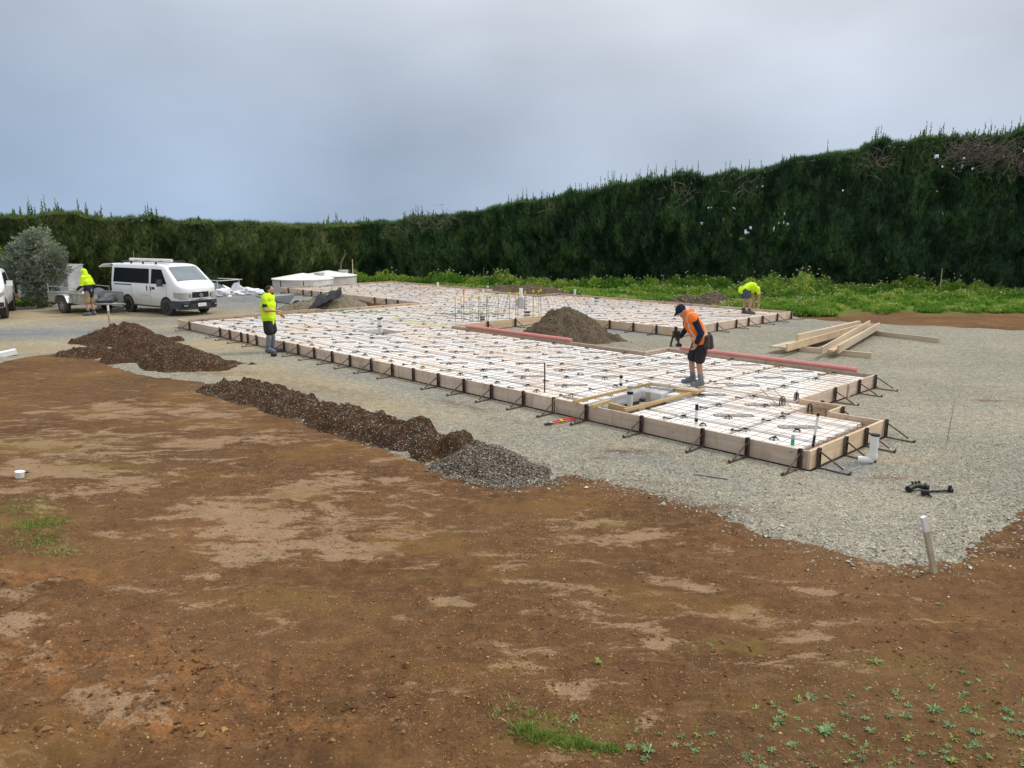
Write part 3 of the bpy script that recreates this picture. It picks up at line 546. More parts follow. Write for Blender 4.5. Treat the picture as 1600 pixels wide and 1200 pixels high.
# ------------------------------------------------------------ steel mesh sheets
def spans(fixed, along_a):
    """intervals of the line b=fixed (along a) or a=fixed (along b) inside the formwork, pits left out"""
    cr = []; poly = offs(OUT, -.075)
    for i in range(len(poly)):
        (x1, y1), (x2, y2) = poly[i], poly[(i + 1) % len(poly)]
        if not along_a: x1, y1, x2, y2 = y1, x1, y2, x2
        if (y1 > fixed) != (y2 > fixed): cr.append(x1 + (fixed - y1) / (y2 - y1) * (x2 - x1))
    cr.sort(); iv = [(cr[i], cr[i + 1]) for i in range(0, len(cr) - 1, 2)]
    for p in PITS:
        lo, hi, f0, f1 = (p[0], p[1], p[2], p[3]) if along_a else (p[2], p[3], p[0], p[1])
        if f0 < fixed < f1:
            nv = []
            for s, e in iv:
                if e <= lo or s >= hi: nv.append((s, e)); continue
                if s < lo: nv.append((s, lo - .03))
                if e > hi: nv.append((hi + .03, e))
            iv = nv
    return iv
SA, SB = 4.8, 2.4; sheets = {}
rr = random.Random(4)
for along in (True, False):
    lim = 17.5 if along else 33.8; f = .12
    while f < lim:
        for s, e in spans(f, along):
            cut = [s]; step = SA if along else SB; k = math.floor(s / step) + 1
            while k * step < e: cut.append(k * step); k += 1
            cut.append(e)
            for q in range(len(cut) - 1):
                c = (cut[q] + cut[q + 1]) / 2; key = (int((c if along else f) // SA), int((f if along else c) // SB)); sheets.setdefault(key, []).append((along, f + rr.uniform(-.004, .004), cut[q] - (.12 if q else 0), cut[q + 1]))
        f += .225
for key in sorted(sheets):
    m = MB(); o_ = (key[0] * SA, key[1] * SB); tl = ((key[0] + key[1]) % 3) * .004
    for along, f, s, e in sheets[key]:
        if e - s < .05: continue
        z = .262 + tl + (0 if along else .007); r_ = .004
        k = max(1, int((e - s) / .8)); pts = []
        for q in range(k + 1):
            t = s + (e - s) * q / k; a, b = (t, f) if along else (f, t); pts.append(loc_(a - o_[0], b - o_[1], z + rr.uniform(-.002, .002)))
        m.tube(pts, r_, 3, cap=False, sm=False)
    tag(m.build('steel_mesh_sheet', M['rebar'], None, AB(*o_), RZ, fix=False), 'sheet of steel reinforcing mesh lying over the white foam pods' if key != (0, 0) else 'steel mesh sheet at the near corner reaching over the open rebar trench', 'steel mesh', 'steel mesh sheets laid over the slab')
# edge beam cages along the inside of the boards
for i in range(len(OUT)):
    (a0, b0), (a1, b1) = OUT[i], OUT[(i + 1) % len(OUT)]; L = math.hypot(a1 - a0, b1 - b0); ux, uy = (a1 - a0) / L, (b1 - b0) / L
    if i > 9 and i not in (16, 20, 21): continue
    mx, my = (a0 + a1) / 2, (b0 + b1) / 2; nx_, ny_ = (-uy, ux) if inside(mx - uy * .1, my + ux * .1) else (uy, -ux)
    m = MB()
    for off, z in ((.12, .07), (.24, .07), (.12, .2), (.24, .2), (.42, .07)):
        if i != 0 and off > .2: continue
        m.tube([loc_(a0 + ux * t + nx_ * off - a0, b0 + uy * t + ny_ * off - b0, z) for t in (.1, L - .1)], .007, 4, cap=False)
    t = .3
    while t < L - .2 and i in (0, 1, 2, 3, 7):
        q = [loc_(ux * t + nx_ * o2, uy * t + ny_ * o2, z) for o2, z in ((.09, .05), (.30, .05), (.30, .22), (.09, .22), (.09, .05))]; m.tube(q, .005, 4, cap=False); t += .3
    tag(m.build('edge_bars', M['rust2'], None, AB(a0, b0), RZ, fix=False), 'rusty reinforcing bars lying in the trench along the %s' % {0: 'near right end board', 21: 'long front boards', 1: 'notch board nearest the camera', 2: 'short orange notch board', 3: 'second notch board', 4: 'right return board', 7: 'courtyard front board', 8: 'courtyard end board', 9: 'back wing front board', 5: 'pink pipe side board', 6: 'short step board', 16: 'far left end board', 20: 'left end boards'}.get(i, 'far boards'), 'rebar', 'edge bars in the slab trenches')
# ------------------------------------------------------------ bar chairs
m = MB()
for sx, sy in ((1, 1), (-1, 1), (1, -1), (-1, -1)): m.tube([(sx * .04, sy * .04, 0), (sx * .018, sy * .018, .038)], .007, 4)
m.box((0, 0, .04), (.06, .05, .012)); m.box((0, .0, .052), (.012, .06, .014)); CH = m.mesh('bar_chair', M['blackp']); fixn(CH)
m = MB(); m.box((0, 0, .006), (.15, .03, .012)); m.box((.06, 0, .014), (.03, .045, .012)); m.box((-.06, 0, .014), (.03, .045, .012)); CL = m.mesh('pod_clip', M['blackp']); fixn(CL)
nc = 0; ncl = 0
for (ca, cb, w, h) in POD_C:
    for (da, db) in ((w / 2 - .09, h / 2 - .12), (w / 2 - .62, -h / 2 + .3)):
        if w < .7 or h < .6 or nc > 285 or (da < 0 and cb > 3.3): continue
        p = AB(ca + da + random.uniform(-.05, .05), cb + db + random.uniform(-.05, .05), .226)
        o = link('bar_chair', CH, None, p, random.uniform(0, 3)); o.scale = (1.25, 1.25, .9)
        tag(o, 'small black plastic bar chair standing on a white foam pod', 'bar chair', 'black bar chairs under the mesh'); nc += 1
    if w > .7:
        p = AB(ca + w / 2 + .05, cb + random.uniform(-.2, .2), .221); tag(link('pod_clip', CL, None, p, RZ + random.uniform(-.1, .1)), 'black plastic spacer clip bridging the gap between two foam pods', 'pod clip', 'black clips between the pods'); ncl += 1
print('chairs', nc, ncl)
# ------------------------------------------------------------ steel form braces
def U(m, h, w=.055, d=.035): m.box((.006, 0, h / 2), (.006, w, h)); m.box((.02, w / 2, h / 2), (d, .006, h)); m.box((.02, -w / 2, h / 2), (d, .006, h))
m = MB(); U(m, .29); m.box((.012, 0, .285), (.03, .05, .02)); PO = m.mesh('post', M['rust']); fixn(PO)
m = MB(); m.tube([(.03, 0, .215), (.37, 0, .03)], .012, 6); STR = m.mesh('strut', M['rust']); fixn(STR)
m = MB(); m.box((.24, 0, .014), (.46, .035, .01)); m.box((.46, 0, .025), (.03, .045, .022)); BA = m.mesh('base_bar', M['rust']); fixn(BA)
m = MB(); m.tube([(.46, 0, .0), (.463, 0, .055)], .009, 6); PEG = m.mesh('ground_pin', M['rust']); fixn(PEG)
nbr = 0
def brace(p, rz, label, tall=True, strut=True):
    global nbr
    e = empty('form_brace', (p.x, p.y, GZ), rz + random.uniform(-.12, .12), label, 'form brace', 'steel form braces around the slab'); link('post', PO, e)
    if strut: link('strut', STR, e, (0, 0, random.uniform(-.01, .03))); link('base_bar', BA, e, (0, 0, 0), random.uniform(-.05, .05)); link('ground_pin', PEG, e)
    nbr += 1
def solve(fn, x, lo, hi):
    f = lambda t: proj(fn(t))[0] - x; sl_ = f(lo)
    for _ in range(50):
        mid = (lo + hi) / 2
        if (f(mid) > 0) == (sl_ > 0): lo = mid
        else: hi = mid
    return lo
def run(pxs, fn, lo, hi, rz, label, nostrut=()):
    k = len(pxs)
    for i, x in enumerate(pxs):
        t = solve(fn, x, lo, hi); brace(fn(t), rz, label(i, k), True, x not in nostrut)
GB = RZB + math.pi
def nth(i): return ['first', 'second', 'third', 'fourth', 'fifth', 'sixth', 'seventh', 'eighth', 'ninth', 'tenth', 'eleventh', 'twelfth', 'thirteenth', 'fourteenth', 'fifteenth', 'sixteenth', 'seventeenth', 'eighteenth', 'nineteenth', 'twentieth', 'twenty-first', 'twenty-second', 'twenty-third', 'twenty-fourth', 'twenty-fifth'][i]
run([1250, 1168, 1098, 1003, 917, 866, 819, 769, 726, 686, 647, 614, 581, 548, 520, 492, 467, 445, 402, 388, 378, 360, 345, 297], lambda t: AB(t, -.012, .1), 0, 22.3, GB, lambda i, k: 'rusty form brace on the long front board, %s from near corner' % nth(i), (647, 388))
run([1277, 1319, 1351, 1382], lambda t: AB(-.012, t, .1), 0, 2.6, RZ + math.pi, lambda i, k: 'rusty form brace on the near right end board, %s from corner' % nth(i))
run([1303, 1341, 1366], lambda t: AB(1.668, t, .1), 3.15, 6.6, RZ + math.pi, lambda i, k: 'rusty form brace on the second right-hand end board, %s from the notch' % nth(i))
run([1120, 1150, 1169, 1191, 1214, 1236], lambda t: AB(8.988, t, .1), 10.2, 17.5, RZ + math.pi, lambda i, k: 'rusty form brace on the right end board of the back wing, %s from its front' % nth(i))
run([1026, 990, 953], lambda t: AB(t, 10.238, .1), 9, 14.4, GB, lambda i, k: 'form brace on the back wall board of the courtyard, %s from the right' % nth(i))
run([805, 762], lambda t: AB(14.388, t, .1), 5.6, 10.2, RZ + math.pi, lambda i, k: 'form brace on the courtyard end board, %s' % ('farther one' if i == 0 else 'nearer one by the pink pipe'))
run([451, 474, 487, 502, 515, 523, 586, 604, 622], lambda t: AB(t, 9.738, .1), 21.6, 33.8, GB, lambda i, k: 'form brace on the front board of the far left wing, %s from the left' % nth(i))
brace(AB(.868, 2.98, 0), RZ + math.pi, 'form brace half hidden behind the short orange board at the notch')
brace(AB(1.3, 3.162, 0), RZB, 'form brace on the outer face of the second notch board, base in the recess')
print('braces', nbr)
# ------------------------------------------------------------ vegetation
def tufts(Pn, D, size, k, width, spread, rg, tint, tvar=.12, quad=False):
    """k thin blades at each point: Pn (n,3), main direction D (n,3), length size (n,), returns V, F, tint"""
    n_ = len(Pn); d = D[:, None, :] + rg.normal(0, spread, (n_, k, 3)); d /= np.linalg.norm(d, axis=2, keepdims=True) + 1e-9
    s_ = np.cross(d, rg.normal(0, 1, (n_, k, 3))); s_ /= np.linalg.norm(s_, axis=2, keepdims=True) + 1e-9
    L = size[:, None, None] * rg.uniform(.6, 1.2, (n_, k, 1)); b = np.repeat(Pn[:, None, :], k, 1); w = width * rg.uniform(.7, 1.3, (n_, k, 1))
    t = np.repeat(tint[:, None], k, 1) + rg.normal(0, tvar, (n_, k))
    if quad:
        a0 = b; a1 = b + d * L * .5 + s_ * w; a2 = b + d * L; a3 = b + d * L * .5 - s_ * w; V = np.stack([a0, a1, a2, a3], 2).reshape(-1, 3); F = np.arange(len(V)).reshape(-1, 4)
    else:
        V = np.stack([b - s_ * w, b + s_ * w, b + d * L], 2).reshape(-1, 3); F = np.arange(len(V)).reshape(-1, 3)
    return V, F, np.clip(t, 0, 1).ravel()
def join(parts):
    V = []; F = []; T = []; o = 0
    for v, f, t in parts: V.append(v); F.append(f + o); T.append(t); o += len(v)
    return np.concatenate(V), np.concatenate(F), np.concatenate(T)
M['hedgeR'] = leafmat('dark_hedge_needles', [(0, (.020, .044, .026)), (.35, (.060, .122, .054)), (.65, (.11, .21, .072)), (.88, (.15, .25, .08)), (1, (.23, .27, .12))], .6, .18)
M['hedgeL'] = leafmat('hedge_needles', [(0, (.028, .048, .018)), (.35, (.095, .15, .048)), (.65, (.165, .235, .07)), (.88, (.24, .30, .10)), (1, (.32, .30, .15))], .6, .22)
M['twig'] = simple('dead_twigs', (.20, .165, .14), .9, 0, .35, 4)
M['trunk'] = simple('bark', (.17, .14, .11), .9, 0, .3, 5, bump=.4)
M['weed'] = leafmat('weed_leaves', [(0, (.03, .08, .012)), (.4, (.10, .23, .025)), (.7, (.20, .36, .05)), (.88, (.40, .48, .08)), (1, (.60, .58, .22))], .5, .35)
M['flower'] = leafmat('seed_heads', [(0, (.40, .40, .16)), (.6, (.55, .50, .28)), (1, (.72, .70, .60))], .7, .3)
M['olive'] = leafmat('olive_leaves', [(0, (.08, .10, .065)), (.5, (.21, .25, .175)), (.85, (.36, .40, .29)), (1, (.50, .52, .42))], .5, .2)
M['bush'] = leafmat('bush_leaves', [(0, (.03, .06, .01)), (.5, (.11, .20, .03)), (.85, (.26, .36, .05)), (1, (.45, .48, .12))], .45, .3)
M['grassm'] = leafmat('grass_blades', [(0, (.08, .12, .025)), (.5, (.17, .27, .05)), (.85, (.32, .40, .10)), (1, (.46, .42, .20))], .5, .35)
M['rosette'] = leafmat('weed_rosettes', [(0, (.10, .17, .07)), (.5, (.20, .30, .13)), (.85, (.33, .44, .22)), (1, (.36, .50, .14))], .5, .25)
def hedge(name, label, line, topf, mat, dens, green_spike, seed, gaps=False, bulge=.5, z0=0.):
    rg = np.random.default_rng(seed); L = [0]; pts = [np.array(p, float) for p in line]
    for i in range(len(pts) - 1): L.append(L[-1] + np.linalg.norm(pts[i + 1] - pts[i]))
    T = L[-1]; o = empty(name, (line[len(line) // 2][0], line[len(line) // 2][1], 0), 0, label, 'hedge')
    ox, oy = o.location.x, o.location.y; LL = np.array(L); PX = np.array([p[0] for p in pts]); PY = np.array([p[1] for p in pts])
    def at(s): return np.interp(s, LL, PX), np.interp(s, LL, PY)
    def nor(s):
        x0, y0 = at(np.clip(s - .4, 0, T)); x1, y1 = at(np.clip(s + .4, 0, T)); dx, dy = x1 - x0, y1 - y0; l = np.hypot(dx, dy) + 1e-9; return dy / l, -dx / l      # towards the camera
    top = lambda s: topf(at(s)[0]) + .21 * fbm(s, s * 0, .7, 4, seed, .6) * 2
    def face(s, h):      # bulge of the face outwards
        return bulge * fbm(s, h * .6, .55, 4, seed + 3, .6) + .40 * vnoise(s, h * .35, 1.3, seed + 5) + .44 * vnoise(s, h * .5, 2.6, seed + 6) + .26 * vnoise(s, h * .45, 6, seed + 7)
    def lean(h, t): return .25 * (1 - np.abs(h / t * 2 - .9)) 
    parts = []; 
    k = int(dens * T * np.mean(top(np.linspace(0, T, 60)))); s = rg.uniform(0, T, k); t = top(s); h = rg.uniform(z0, 1, k) * t if z0 == 0 else z0 + rg.random(k) * (t - z0); nx, ny = nor(s); x, y = at(s)
    hole = np.zeros(k, bool)
    def holef(s, h, t, x): return (vnoise(s, h, 5.5, 51) + .3 * vnoise(s, h, 12, 52) > .46 - .13 * sstep(.0, .25, fbm(s, h, .5, 3, 54)) * sstep(8, 24, x) - .12 * sstep(.72, .86, h / t) * sstep(22.5, 24.5, x)) & (h > t * .42) & (h < t - .15) & (x > 6)
    if gaps: hole = holef(s, h, t, x)
    dep = face(s, h) + lean(h, t) - rg.exponential(.12, k) ; x = x + nx * dep; y = y + ny * dep
    tint = .40 + .5 * fbm(s, h, 1.1, 4, seed + 9) + .5 * vnoise(s, h * .35, 6, seed + 10) + .5 * face(s, h) + .35 * fbm(s, h, .18, 2, seed + 13) + .22 * (h / t - .5) + rg.normal(0, .07, k); dead = gaps & (fbm(s, h, .5, 3, 61) > .34); tint = np.clip(tint + (rg.random(k) < .012) * .5, 0, 1)  # tint lighter on bulges and upper tips, darker in hollows: light painted in
    keep = ~hole; Pn = np.stack([x - ox, y - oy, h], 1)[keep]; D = np.stack([nx * .6, ny * .6, np.full(k, 1.15)], 1)[keep]
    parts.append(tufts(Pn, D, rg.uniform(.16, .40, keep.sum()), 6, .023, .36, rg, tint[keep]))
    # top
    k = int(dens * T * 1.5); s = rg.uniform(0, T, k); t = top(s); nx, ny = nor(s); x, y = at(s); q = rg.uniform(-1.8, .5, k); x = x + nx * q; y = y + ny * q
    parts.append(tufts(np.stack([x - ox, y - oy, t + .12 * fbm(s, q, 2, 3, 8)], 1), np.tile([0, 0, 1.], (k, 1)), rg.uniform(.15, .34, k), 5, .016, .45, rg, np.clip(.5 + .5 * fbm(s, q, 1, 3, 7), 0, 1)))
    V, F, tt = join(parts); me = npmesh('foliage', V, F, mat, tt); tag(link('foliage', me, o), kind='stuff')
    # inner hull behind the sprays, tinted dark to paint the shaded inside
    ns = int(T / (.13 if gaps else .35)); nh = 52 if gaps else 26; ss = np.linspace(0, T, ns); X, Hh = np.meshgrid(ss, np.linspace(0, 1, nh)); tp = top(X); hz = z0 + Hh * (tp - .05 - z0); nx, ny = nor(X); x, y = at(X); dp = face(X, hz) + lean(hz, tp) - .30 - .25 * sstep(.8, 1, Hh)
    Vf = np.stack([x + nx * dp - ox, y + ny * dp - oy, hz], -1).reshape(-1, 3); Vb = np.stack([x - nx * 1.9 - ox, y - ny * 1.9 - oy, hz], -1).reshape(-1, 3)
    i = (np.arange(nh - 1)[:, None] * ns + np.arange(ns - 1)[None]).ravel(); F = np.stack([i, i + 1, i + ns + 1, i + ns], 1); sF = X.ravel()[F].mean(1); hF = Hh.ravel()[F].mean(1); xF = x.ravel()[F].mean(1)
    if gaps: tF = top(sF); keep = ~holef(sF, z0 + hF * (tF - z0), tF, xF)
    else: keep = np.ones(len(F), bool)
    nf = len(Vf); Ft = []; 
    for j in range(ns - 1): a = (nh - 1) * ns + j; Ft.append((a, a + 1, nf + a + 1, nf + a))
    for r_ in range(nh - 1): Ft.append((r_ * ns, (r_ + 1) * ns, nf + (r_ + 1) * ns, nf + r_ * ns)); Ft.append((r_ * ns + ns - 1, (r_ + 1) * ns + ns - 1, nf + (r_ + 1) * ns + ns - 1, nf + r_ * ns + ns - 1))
    Fa = np.concatenate([F[keep], F[keep] + nf, np.array(Ft)]); me = npmesh('dark_inner_hull', np.concatenate([Vf, Vb]), Fa, mat, rg.uniform(0, .25, len(Fa)), True); link('dark_inner_hull', me, o)
    # leaders standing up from the trimmed top
    k = int(T * (15.0 if not green_spike else 6)); s = rg.uniform(0, T, k * 2); s = s[(vnoise(s, s * 0, 1.1, seed + 30) + .8 * vnoise(s, s * 0, .25, seed + 31) + .35 > rg.random(len(s)) * .9)][:k]; k = len(s); t = top(s); nx, ny = nor(s); x, y = at(s); q = rg.uniform(-1.2, .3, k); x = x + nx * q; y = y + ny * q; hh = rg.lognormal(-.85 if not green_spike else -.75, .42, k).clip(.15, 1.2 if green_spike else 1.0); pr = []
    for e in np.linspace(0, 1, 12):
        pr.append(tufts(np.stack([x - ox, y - oy, t - .1 + e * hh], 1), np.stack([rg.normal(0, .5, k), rg.normal(0, .5, k), np.full(k, 1.0)], 1), (.05 + (1 - e) * (.24 if green_spike else .13)) * np.ones(k), 6 if green_spike else 5, .026, .4, rg, np.full(k, .55) + rg.normal(0, .12, k)))
    V, F, tt = join(pr); tag(link('leader_shoots', npmesh('leader_shoots', V, F, mat, tt), o), kind='stuff')
    return o, at, nor, top, face
hR = lambda x: np.interp(x, [-10, -7.4, -4.2, 0, 3.8, 7.4, 11, 14.5, 16.5, 18, 20, 22.2, 24.3, 27, 31], [3.6, 3.85, 4.2, 4.65, 5.3, 5.95, 6.35, 6.6, 7.1, 7.5, 7.85, 8.05, 7.9, 8.3, 9.2])
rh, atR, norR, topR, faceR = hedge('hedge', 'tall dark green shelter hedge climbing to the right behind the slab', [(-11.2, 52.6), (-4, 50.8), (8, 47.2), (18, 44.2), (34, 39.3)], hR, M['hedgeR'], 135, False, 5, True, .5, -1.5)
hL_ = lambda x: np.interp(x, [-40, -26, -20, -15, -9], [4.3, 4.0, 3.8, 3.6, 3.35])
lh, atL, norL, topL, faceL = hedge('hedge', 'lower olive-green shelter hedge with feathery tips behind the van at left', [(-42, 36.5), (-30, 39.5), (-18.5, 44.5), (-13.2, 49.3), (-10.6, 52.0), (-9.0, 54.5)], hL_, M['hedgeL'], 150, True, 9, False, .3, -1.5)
# dead branches in the hedge top, right
def twigs(name, parent, spots, label, seed, r0=.012):
    rr = random.Random(seed); m = MB(); ox, oy = parent.location.x, parent.location.y
    for (s, h, k, R_) in spots:
        x, y = atR(s); nx, ny = norR(s); x += nx * .55; y += ny * .55
        for _ in range(k):
            px_, pz = rr.gauss(0, R_), rr.gauss(0, R_ * .6); d = Vector((rr.uniform(-1, 1), rr.uniform(-.6, .3), rr.uniform(-.3, 1))).normalized(); p = Vector((x - ox + px_, y - oy + rr.uniform(-.3, .25) - px_ * ny * .0, h + pz)); pp = [p]
            for q in range(3): d = (d + Vector((rr.gauss(0, .35), rr.gauss(0, .25), rr.gauss(0, .3)))).normalized(); pp.append(pp[-1] + d * rr.uniform(.12, .35))
            m.tube(pp, [r0 * rr.uniform(.7, 1.6), r0, r0 * .7, r0 * .4], 3, cap=False, sm=False)
    tag(m.build(name, M['twig'], parent, fix=False), label, kind='stuff')
def sx(px, D=44): return np.interp((px - 800) / FPX * D, *[np.array(v) for v in zip(*[(float(atR(s)[0]), s) for s in np.linspace(0, 46, 200)])])
twigs('dead_branches', rh, [(sx(1345), 6.7, 40, .6), (sx(1480, 42.5), 7.1, 170, .75), (sx(1520, 42), 7.1, 140, .7), (sx(1575, 41), 6.8, 170, .9), (sx(660, 49.5), 3.8, 30, .5), (sx(700, 49), 4.0, 30, .5), (sx(625, 50), 3.1, 20, .5), (sx(860, 47.5), 4.6, 14, .4), (sx(1060, 46), 5.4, 26, .6), (sx(1150, 45.5), 5.8, 26, .6)], 'tangle of bare grey-brown dead branches in the hedge', 3)
# stems standing in front of the hedges
def pole(name, px, py, h, label, cat, r=.03, mat='trunk', bend=.0):
    q = P(px, py); m = MB(); m.tube([(0, 0, -.1), (bend * .3, 0, h * .5), (bend, 0, h)], [r, r * .85, r * .6], 6)
    return tag(m.build(name, M[mat], None, q), label, cat)
pole('fence_post', 552, 443, 1.5, 'thin pale post standing at the hedge corner', 'post', .04, 'pale')
o = pole('dead_stem', 534, 444, 1.3, 'bare forked dead stem beside the thin pale post at the hedge corner', 'dead stem', .045, 'twig'); m = MB(); m.tube([(0, 0, 1.25), (.25, 0, 1.7), (.3, 0, 2.1)], [.03, .02, .01], 5); m.tube([(0, 0, 1.2), (.1, .1, 1.6), (.45, 0, 1.95)], [.03, .02, .01], 5); m.build('fork', M['twig'], o)
pole('garden_stake', 1468, 460, 1.35, 'thin pale upright stake in the weeds at the foot of the tall hedge', 'stake', .025, 'pale')
pole('garden_stake', 756, 447, 1.1, 'short dark stick upright in the weeds behind the slab', 'stake', .02, 'twig')
# weeds on the verge
def weeds(name, label, clumps, seed, mat=None, blades=True, flowers=.25, cat=None):
    rg = np.random.default_rng(seed); parts = []; fl = []
    for (cx, cy, r, h, t0, k) in clumps:
        a = rg.uniform(0, 6.28, k); q = np.sqrt(rg.random(k)) * r; z = rg.random(k) ** .75; rr_ = q * np.sqrt(np.clip(1.15 - z ** 2, .1, 1)); x = cx + rr_ * np.cos(a) + .0; y = cy + rr_ * np.sin(a); hz = z * h * (1 + .5 * vnoise(x, y, 1.6, seed)) * np.clip(1.15 - (q / r) ** 2 * .7, .2, 1.2)
        out = np.stack([np.cos(a) * .4, np.sin(a) * .4, np.full(k, .8)], 1); tt = np.clip(t0 + .5 * fbm(x, y + hz, 1.4, 3, seed + 1) + .22 * (z - .4) + rg.normal(0, .08, k), 0, .9); parts.append(tufts(np.stack([x, y, hz], 1), out, rg.uniform(.07, .2, k), 4, .022, .6, rg, tt, .08, True))
        kf = int(k * .02 * flowers * 4); 
        if kf:
            a = rg.uniform(0, 6.28, kf); q = np.sqrt(rg.random(kf)) * r * .9; x = cx + q * np.cos(a); y = cy + q * np.sin(a); hf = h * rg.uniform(.95, 1.45, kf)
            fl.append(tufts(np.stack([x, y, hf * .3], 1), np.tile([0, 0, 1.], (kf, 1)), hf * .72, 1, .006, .08, rg, np.full(kf, .1), .1, True)); fl.append(tufts(np.stack([x, y, hf], 1), np.tile([0, 0, 1.], (kf, 1)), np.full(kf, .065), 6, .03, .8, rg, rg.uniform(.2, 1, kf), .2, True))
    V, F, tt = join(parts); me = npmesh(name, V, F, [mat or M['weed']], tt); o = tag(link(name, me), label, cat, None, 'stuff')
    if fl: V, F, tt = join(fl); tag(link('seed_heads', npmesh('seed_heads', V, F, M['flower'], tt), o), kind='stuff')
    return o
rw = random.Random(12); cl_ = []
for px in range(690, 1640, 9):       # band in front of the tall hedge
    far = 451 if px > 1240 else np.interp(px, [560, 760, 900, 1100, 1240], [441, 446, 450, 452, 452]); near = np.interp(px, [690, 760, 880, 960, 1060, 1180, 1240, 1300, 1340, 1480, 1600], [448, 451, 460, 468, 475, 486, 490, 480, 473, 468, 466])
    for f in np.linspace(0, 1, 2 + int((near - far) / 9)):
        if (780 < px < 880 and f > .3) or (1060 < px < 1135 and f > .75): continue
        q = P(px + rw.uniform(-5, 5), far + (near - far) * f); hgt = rw.uniform(.24, .66) * (1.2 if f < .5 else .5); hgt *= 1.0 + 1.3 * vnoise(q.x, q.y, .45, 4)
        if 1440 < px < 1560 and f < .6: hgt *= 1.5
        if px < 1240: hgt *= .72
        if q.y < 34 and px > 1290: hgt *= .35
        cl_.append((q.x, q.y, rw.uniform(.5, .95), max(.12, hgt), rw.uniform(.38, .74) + (.2 if 1450 < px < 1540 and f < .5 else 0), int(170 * (1.2 if hgt > .4 else .8))))
for px in range(556, 690, 12): q = P(px, 442); cl_.append((q.x, q.y, .6, rw.uniform(.25, .7), .6, 110))
weeds('verge_weeds', 'bright green weeds and flowering stalks along the foot of the tall hedge', cl_, 41, None, True, .22)
cl_ = [(P(px, py).x, P(px, py).y, .35, .12, .55, 60) for px, py in [(rw.uniform(1330, 1640), rw.uniform(470, 491)) for _ in range(110)]] + [(P(px, py).x, P(px, py).y, .4, .25, .55, 90) for px, py in [(rw.uniform(1190, 1300), rw.uniform(478, 494)) for _ in range(60)]]
weeds('rough_grass', 'patchy low grass between the weeds and the brown soil strip at right', cl_, 43, None, True, 0)
cl_ = [(P(px, py).x, P(px, py).y, .45, rw.uniform(.15, .4), .3, 90) for px, py in [(rw.uniform(20, 130), rw.uniform(470, 483)) for _ in range(16)]]
weeds('undergrowth', 'low green undergrowth at the foot of the grey-leaved tree', cl_, 44, M['bush'], True, 0)
# olive tree, green bush
def tree(name, label, loc, blobs, trunk, mat, k, leaf, w, seed, cat='tree'):
    rg = np.random.default_rng(seed); o = empty(name, loc, 0, label, cat); parts = []; m = MB()
    for (x, y, z, rx, ry, rz) in blobs:
        kk = int(k * rx * rz / sum(b[3] * b[5] for b in blobs)); d = rg.normal(0, 1, (kk, 3)); d /= np.linalg.norm(d, axis=1, keepdims=True); r = rg.random((kk, 1)) ** .38; r = r * (1 + .55 * fbm(d[:, 0] * 2 + x + d[:, 1], d[:, 2] * 2 + z, 2.2, 4, seed)[:, None]); p = d * r * [rx, ry, rz] + [x, y, z]
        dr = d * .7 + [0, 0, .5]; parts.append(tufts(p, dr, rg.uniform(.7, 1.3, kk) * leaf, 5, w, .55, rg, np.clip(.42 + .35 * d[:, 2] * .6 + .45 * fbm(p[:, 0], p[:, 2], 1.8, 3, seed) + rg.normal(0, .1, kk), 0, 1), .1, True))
    V, F, t = join(parts); tag(link('crown', npmesh('crown', V, F, mat, t), o), kind='stuff'); rr = random.Random(seed)
    m.tube([(0, 0, -.1), (.03, 0, trunk * .5), (.0, .02, trunk)], [.11, .085, .06], 7)
    for (x, y, z, rx, ry, rz) in blobs:
        for _ in range(3): m.tube([(0, 0, trunk * .7), (x * .5, y * .5, (z + trunk) / 2), (x + rr.uniform(-.5, .5) * rx, y + rr.uniform(-.5, .5) * ry, z + rr.uniform(-.2, .6) * rz)], [.05, .03, .01], 5, cap=False)
    m.build('trunk', M['trunk'], o, fix=False); return o
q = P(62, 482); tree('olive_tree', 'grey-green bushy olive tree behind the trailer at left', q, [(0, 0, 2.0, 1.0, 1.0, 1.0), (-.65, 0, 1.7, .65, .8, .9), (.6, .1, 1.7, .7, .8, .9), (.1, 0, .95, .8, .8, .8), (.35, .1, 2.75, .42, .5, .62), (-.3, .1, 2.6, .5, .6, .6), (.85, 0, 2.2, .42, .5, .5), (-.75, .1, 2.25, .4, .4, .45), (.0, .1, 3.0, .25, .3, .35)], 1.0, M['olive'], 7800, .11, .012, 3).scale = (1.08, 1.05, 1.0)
q = P(-32, 480); tree('green_bush', 'yellow-green leafy bush cut by the left edge of the picture', q, [(0, 0, 1.7, 1.3, 1.2, 1.25), (.55, .1, 1.2, .8, .8, .9), (-.6, 0, 1.3, .9, .8, 1.), (.6, 0, 2.0, .55, .6, .6)], 1.0, M['bush'], 3600, .13, .03, 8, 'bush')
